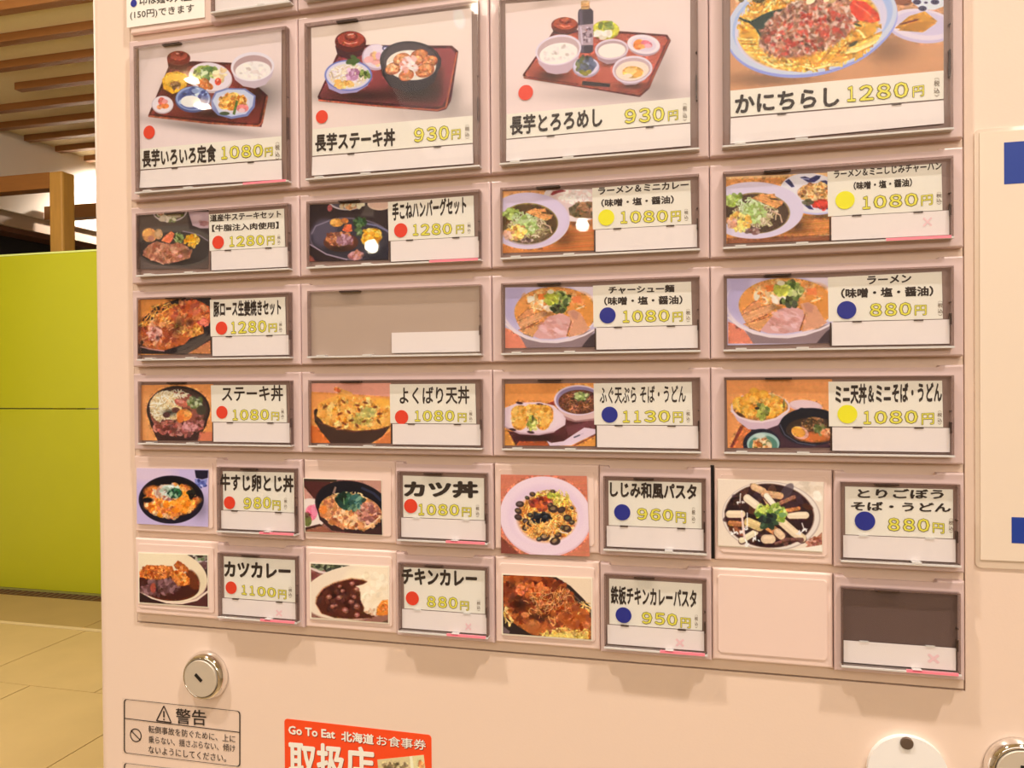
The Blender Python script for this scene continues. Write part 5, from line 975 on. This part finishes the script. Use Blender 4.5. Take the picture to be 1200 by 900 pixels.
def pen_rect(name, P, c, wd, mt, parent, d, rad=3):
    """a thin drawn outline with rounded corners through crop points TL TR BR BL"""
    A = [at(*cp(c, *p), d) for p in P]; bs = base_of(parent); pts = []
    for i in range(4):
        a, b, e = A[i - 1], A[i], A[(i + 1) % 4]; u = (a - b) / np.linalg.norm(a - b); v = (e - b) / np.linalg.norm(e - b)
        for k in range(6):
            th = PI / 2 * k / 5; pts.append(b + rad * (1 - math.sin(th)) * u + rad * (1 - math.cos(th)) * v)
    cen = sum(A) / 4
    inn = [p_ + (cen - p_) / np.linalg.norm(cen - p_) * wd * 1.25 for p_ in pts]
    vs = [tuple(p_ - np.array(bs)) for p_ in pts] + [tuple(p_ - np.array(bs)) for p_ in inn]; n = len(pts)
    me = bpy.data.meshes.new(name); me.from_pydata(vs, [], [(i, (i + 1) % n, n + (i + 1) % n, n + i) for i in range(n)])
    return link(name, me, mt, parent)
def bar(name, P0, P1, c, wd, mt, parent, d):
    a, b = at(*cp(c, *P0), d), at(*cp(c, *P1), d); n = np.array([-(b - a)[2], 0, (b - a)[0]]); n = n / np.linalg.norm(n) * wd / 2; bs = np.array(base_of(parent))
    me = bpy.data.meshes.new(name); me.from_pydata([tuple(v - bs) for v in (a - n, b - n, b + n, a + n)], [], [(0, 1, 2, 3)]); return link(name, me, mt, parent)
q = at(*cp('W', 45, 397), D)
t = tag(empty('warning_label', (q[0], D, q[2])), 'transparent warning label with black frame, triangle and prohibition sign below the left lock', 'label')
film = sheet('label_film', t, [(40, 203), (459, 247), (459, 450), (40, 400)], D - .0002, clear('label film', .08, rough=.3), 'W', .0001)
DD = D - .0003
pen_rect('frame_line', [(45, 207), (455, 250), (455, 447), (45, 397)], 'W', .0006, M['ink'], film, DD, .0018)
bar('divider', (45, 275), (453, 325), 'W', .0005, M['ink'], film, DD)
for a, b in (((186, 232), (160, 284)), ((160, 284), (212, 291)), ((212, 291), (186, 232))): bar('triangle_side', a, b, 'W', .0007, M['ink'], film, DD)
bar('exclamation', (186, 250), (186, 272), 'W', .0010, M['ink'], film, DD); bar('exclamation', (186, 277), (186, 282), 'W', .0010, M['ink'], film, DD)
word('warning_word', '警告', 'W', (228, 240, 294, 335, 302), M['ink'], film, DD, .012)
word('warning_text', '転倒事故を防ぐために、上に', 'W', (132, 300, 326, 437, 362), M['ink'], film, DD, .006)
word('warning_text', '乗らない、揺さぶらない、傾け', 'W', (132, 336, 362, 437, 395), M['ink'], film, DD, .006)
word('warning_text', 'ないようにしてください。', 'W', (132, 372, 398, 405, 430), M['ink'], film, DD, .006)
pc = at(*cp('W', 87, 335), DD); rr = .0038
vs = [(pc[0] + rr_ * math.cos(2 * PI * k / 32), DD, pc[2] + rr_ * math.sin(2 * PI * k / 32)) for rr_ in (rr, rr - .0006) for k in range(32)]
bs = np.array(base_of(film)); me = bpy.data.meshes.new('prohibition_ring'); me.from_pydata([tuple(np.array(v) - bs) for v in vs], [], [(k, (k + 1) % 32, 32 + (k + 1) % 32, 32 + k) for k in range(32)]); link('prohibition_ring', me, M['ink'], film)
bar('prohibition_bar', (70, 318), (104, 353), 'W', .0006, M['ink'], film, DD)
t = tag(empty('lower_label', (q[0], D, q[2] - .02)), 'second black framed label just entering at the bottom edge, under the warning label', 'label')
f2 = sheet('label_film', t, [(40, 428), (459, 478), (459, 600), (40, 560)], D - .0002, clear('label film', .08, rough=.3), 'W', .0001)
pen_rect('frame_line', [(45, 432), (455, 480), (455, 595), (45, 555)], 'W', .0006, M['ink'], f2, DD, .0018)

# voucher sticker
q = at(333, 1000, D)
t = tag(empty('shop_sticker', (q[0], D, q[2])), 'orange red sticker with cream Japanese lettering, cut by the bottom edge', 'sticker')
Q = [at(*p_, D - .0002) for p_ in ((333.5, 843), (505.2, 860.5), (507, 1010), (334.5, 985))]
xa, xb = (Q[0][0] + Q[3][0]) / 2, (Q[1][0] + Q[2][0]) / 2; za, zb = (Q[2][2] + Q[3][2]) / 2, (Q[0][2] + Q[1][2]) / 2
stk = obj('sticker_sheet', slab(rrect(xa, xb, za, zb, .0018), D - .0002, D), M['orange'], t)
def sword(s, b, bold, edge):
    word('lettering_edge', s, 'E6', (b[0] + 5, b[1] + 6, b[2] + 6, b[3] + 5, b[4] + 6), M['shade'], stk, D - .00026, edge, ref=bold)
    word('lettering', s, 'E6', b, M['cream'], stk, D - .00034, bold)
sword('Go To Eat', (53, 68, 135, 418, 172), .03, .03)
sword('北海道', (466, 110, 190, 720, 218), .03, .03)
sword('お食事券', (742, 142, 222, 1128, 262), .008, .008)
sword('取扱店', (55, 184, 470, 725, 535), .03, .03)
c_, q_, im = PRINTS['voucher print']; sheet('voucher_picture', t, q_, D - .0003, print_mat('voucher print', im), c_, .0001)

# board at the right
a = at(1145, 156, D - .001); b = at(1152, 656, D - .001)
bx0 = (a[0] + b[0]) / 2
t = tag(empty('notice_board', (bx0, D, b[2])), 'large cream sheet with blue squares under clear film, right of the buttons', 'notice')
obj('film_border', slab(rrect(bx0 - .0018, .62, b[2] - .0035, a[2] + .0016, .002), D - .0006, D), M['boardfilm'], t)
obj('paper_sheet', bx(bx0, .60, D - .0010, D - .0006, b[2], a[2]), M['board'], t)
for P in (((1176.7, 167), (1200, 214.5), .014), ((1185.5, 606), (1200, 637), .009)):
    u, v = at(*P[0], D - .0011), at(*P[1], D - .0011)
    obj('blue_square', bx(u[0], u[0] + P[2] * 1.3, D - .0011, D - .0010, v[2], u[2]), M['bordblue'], t)
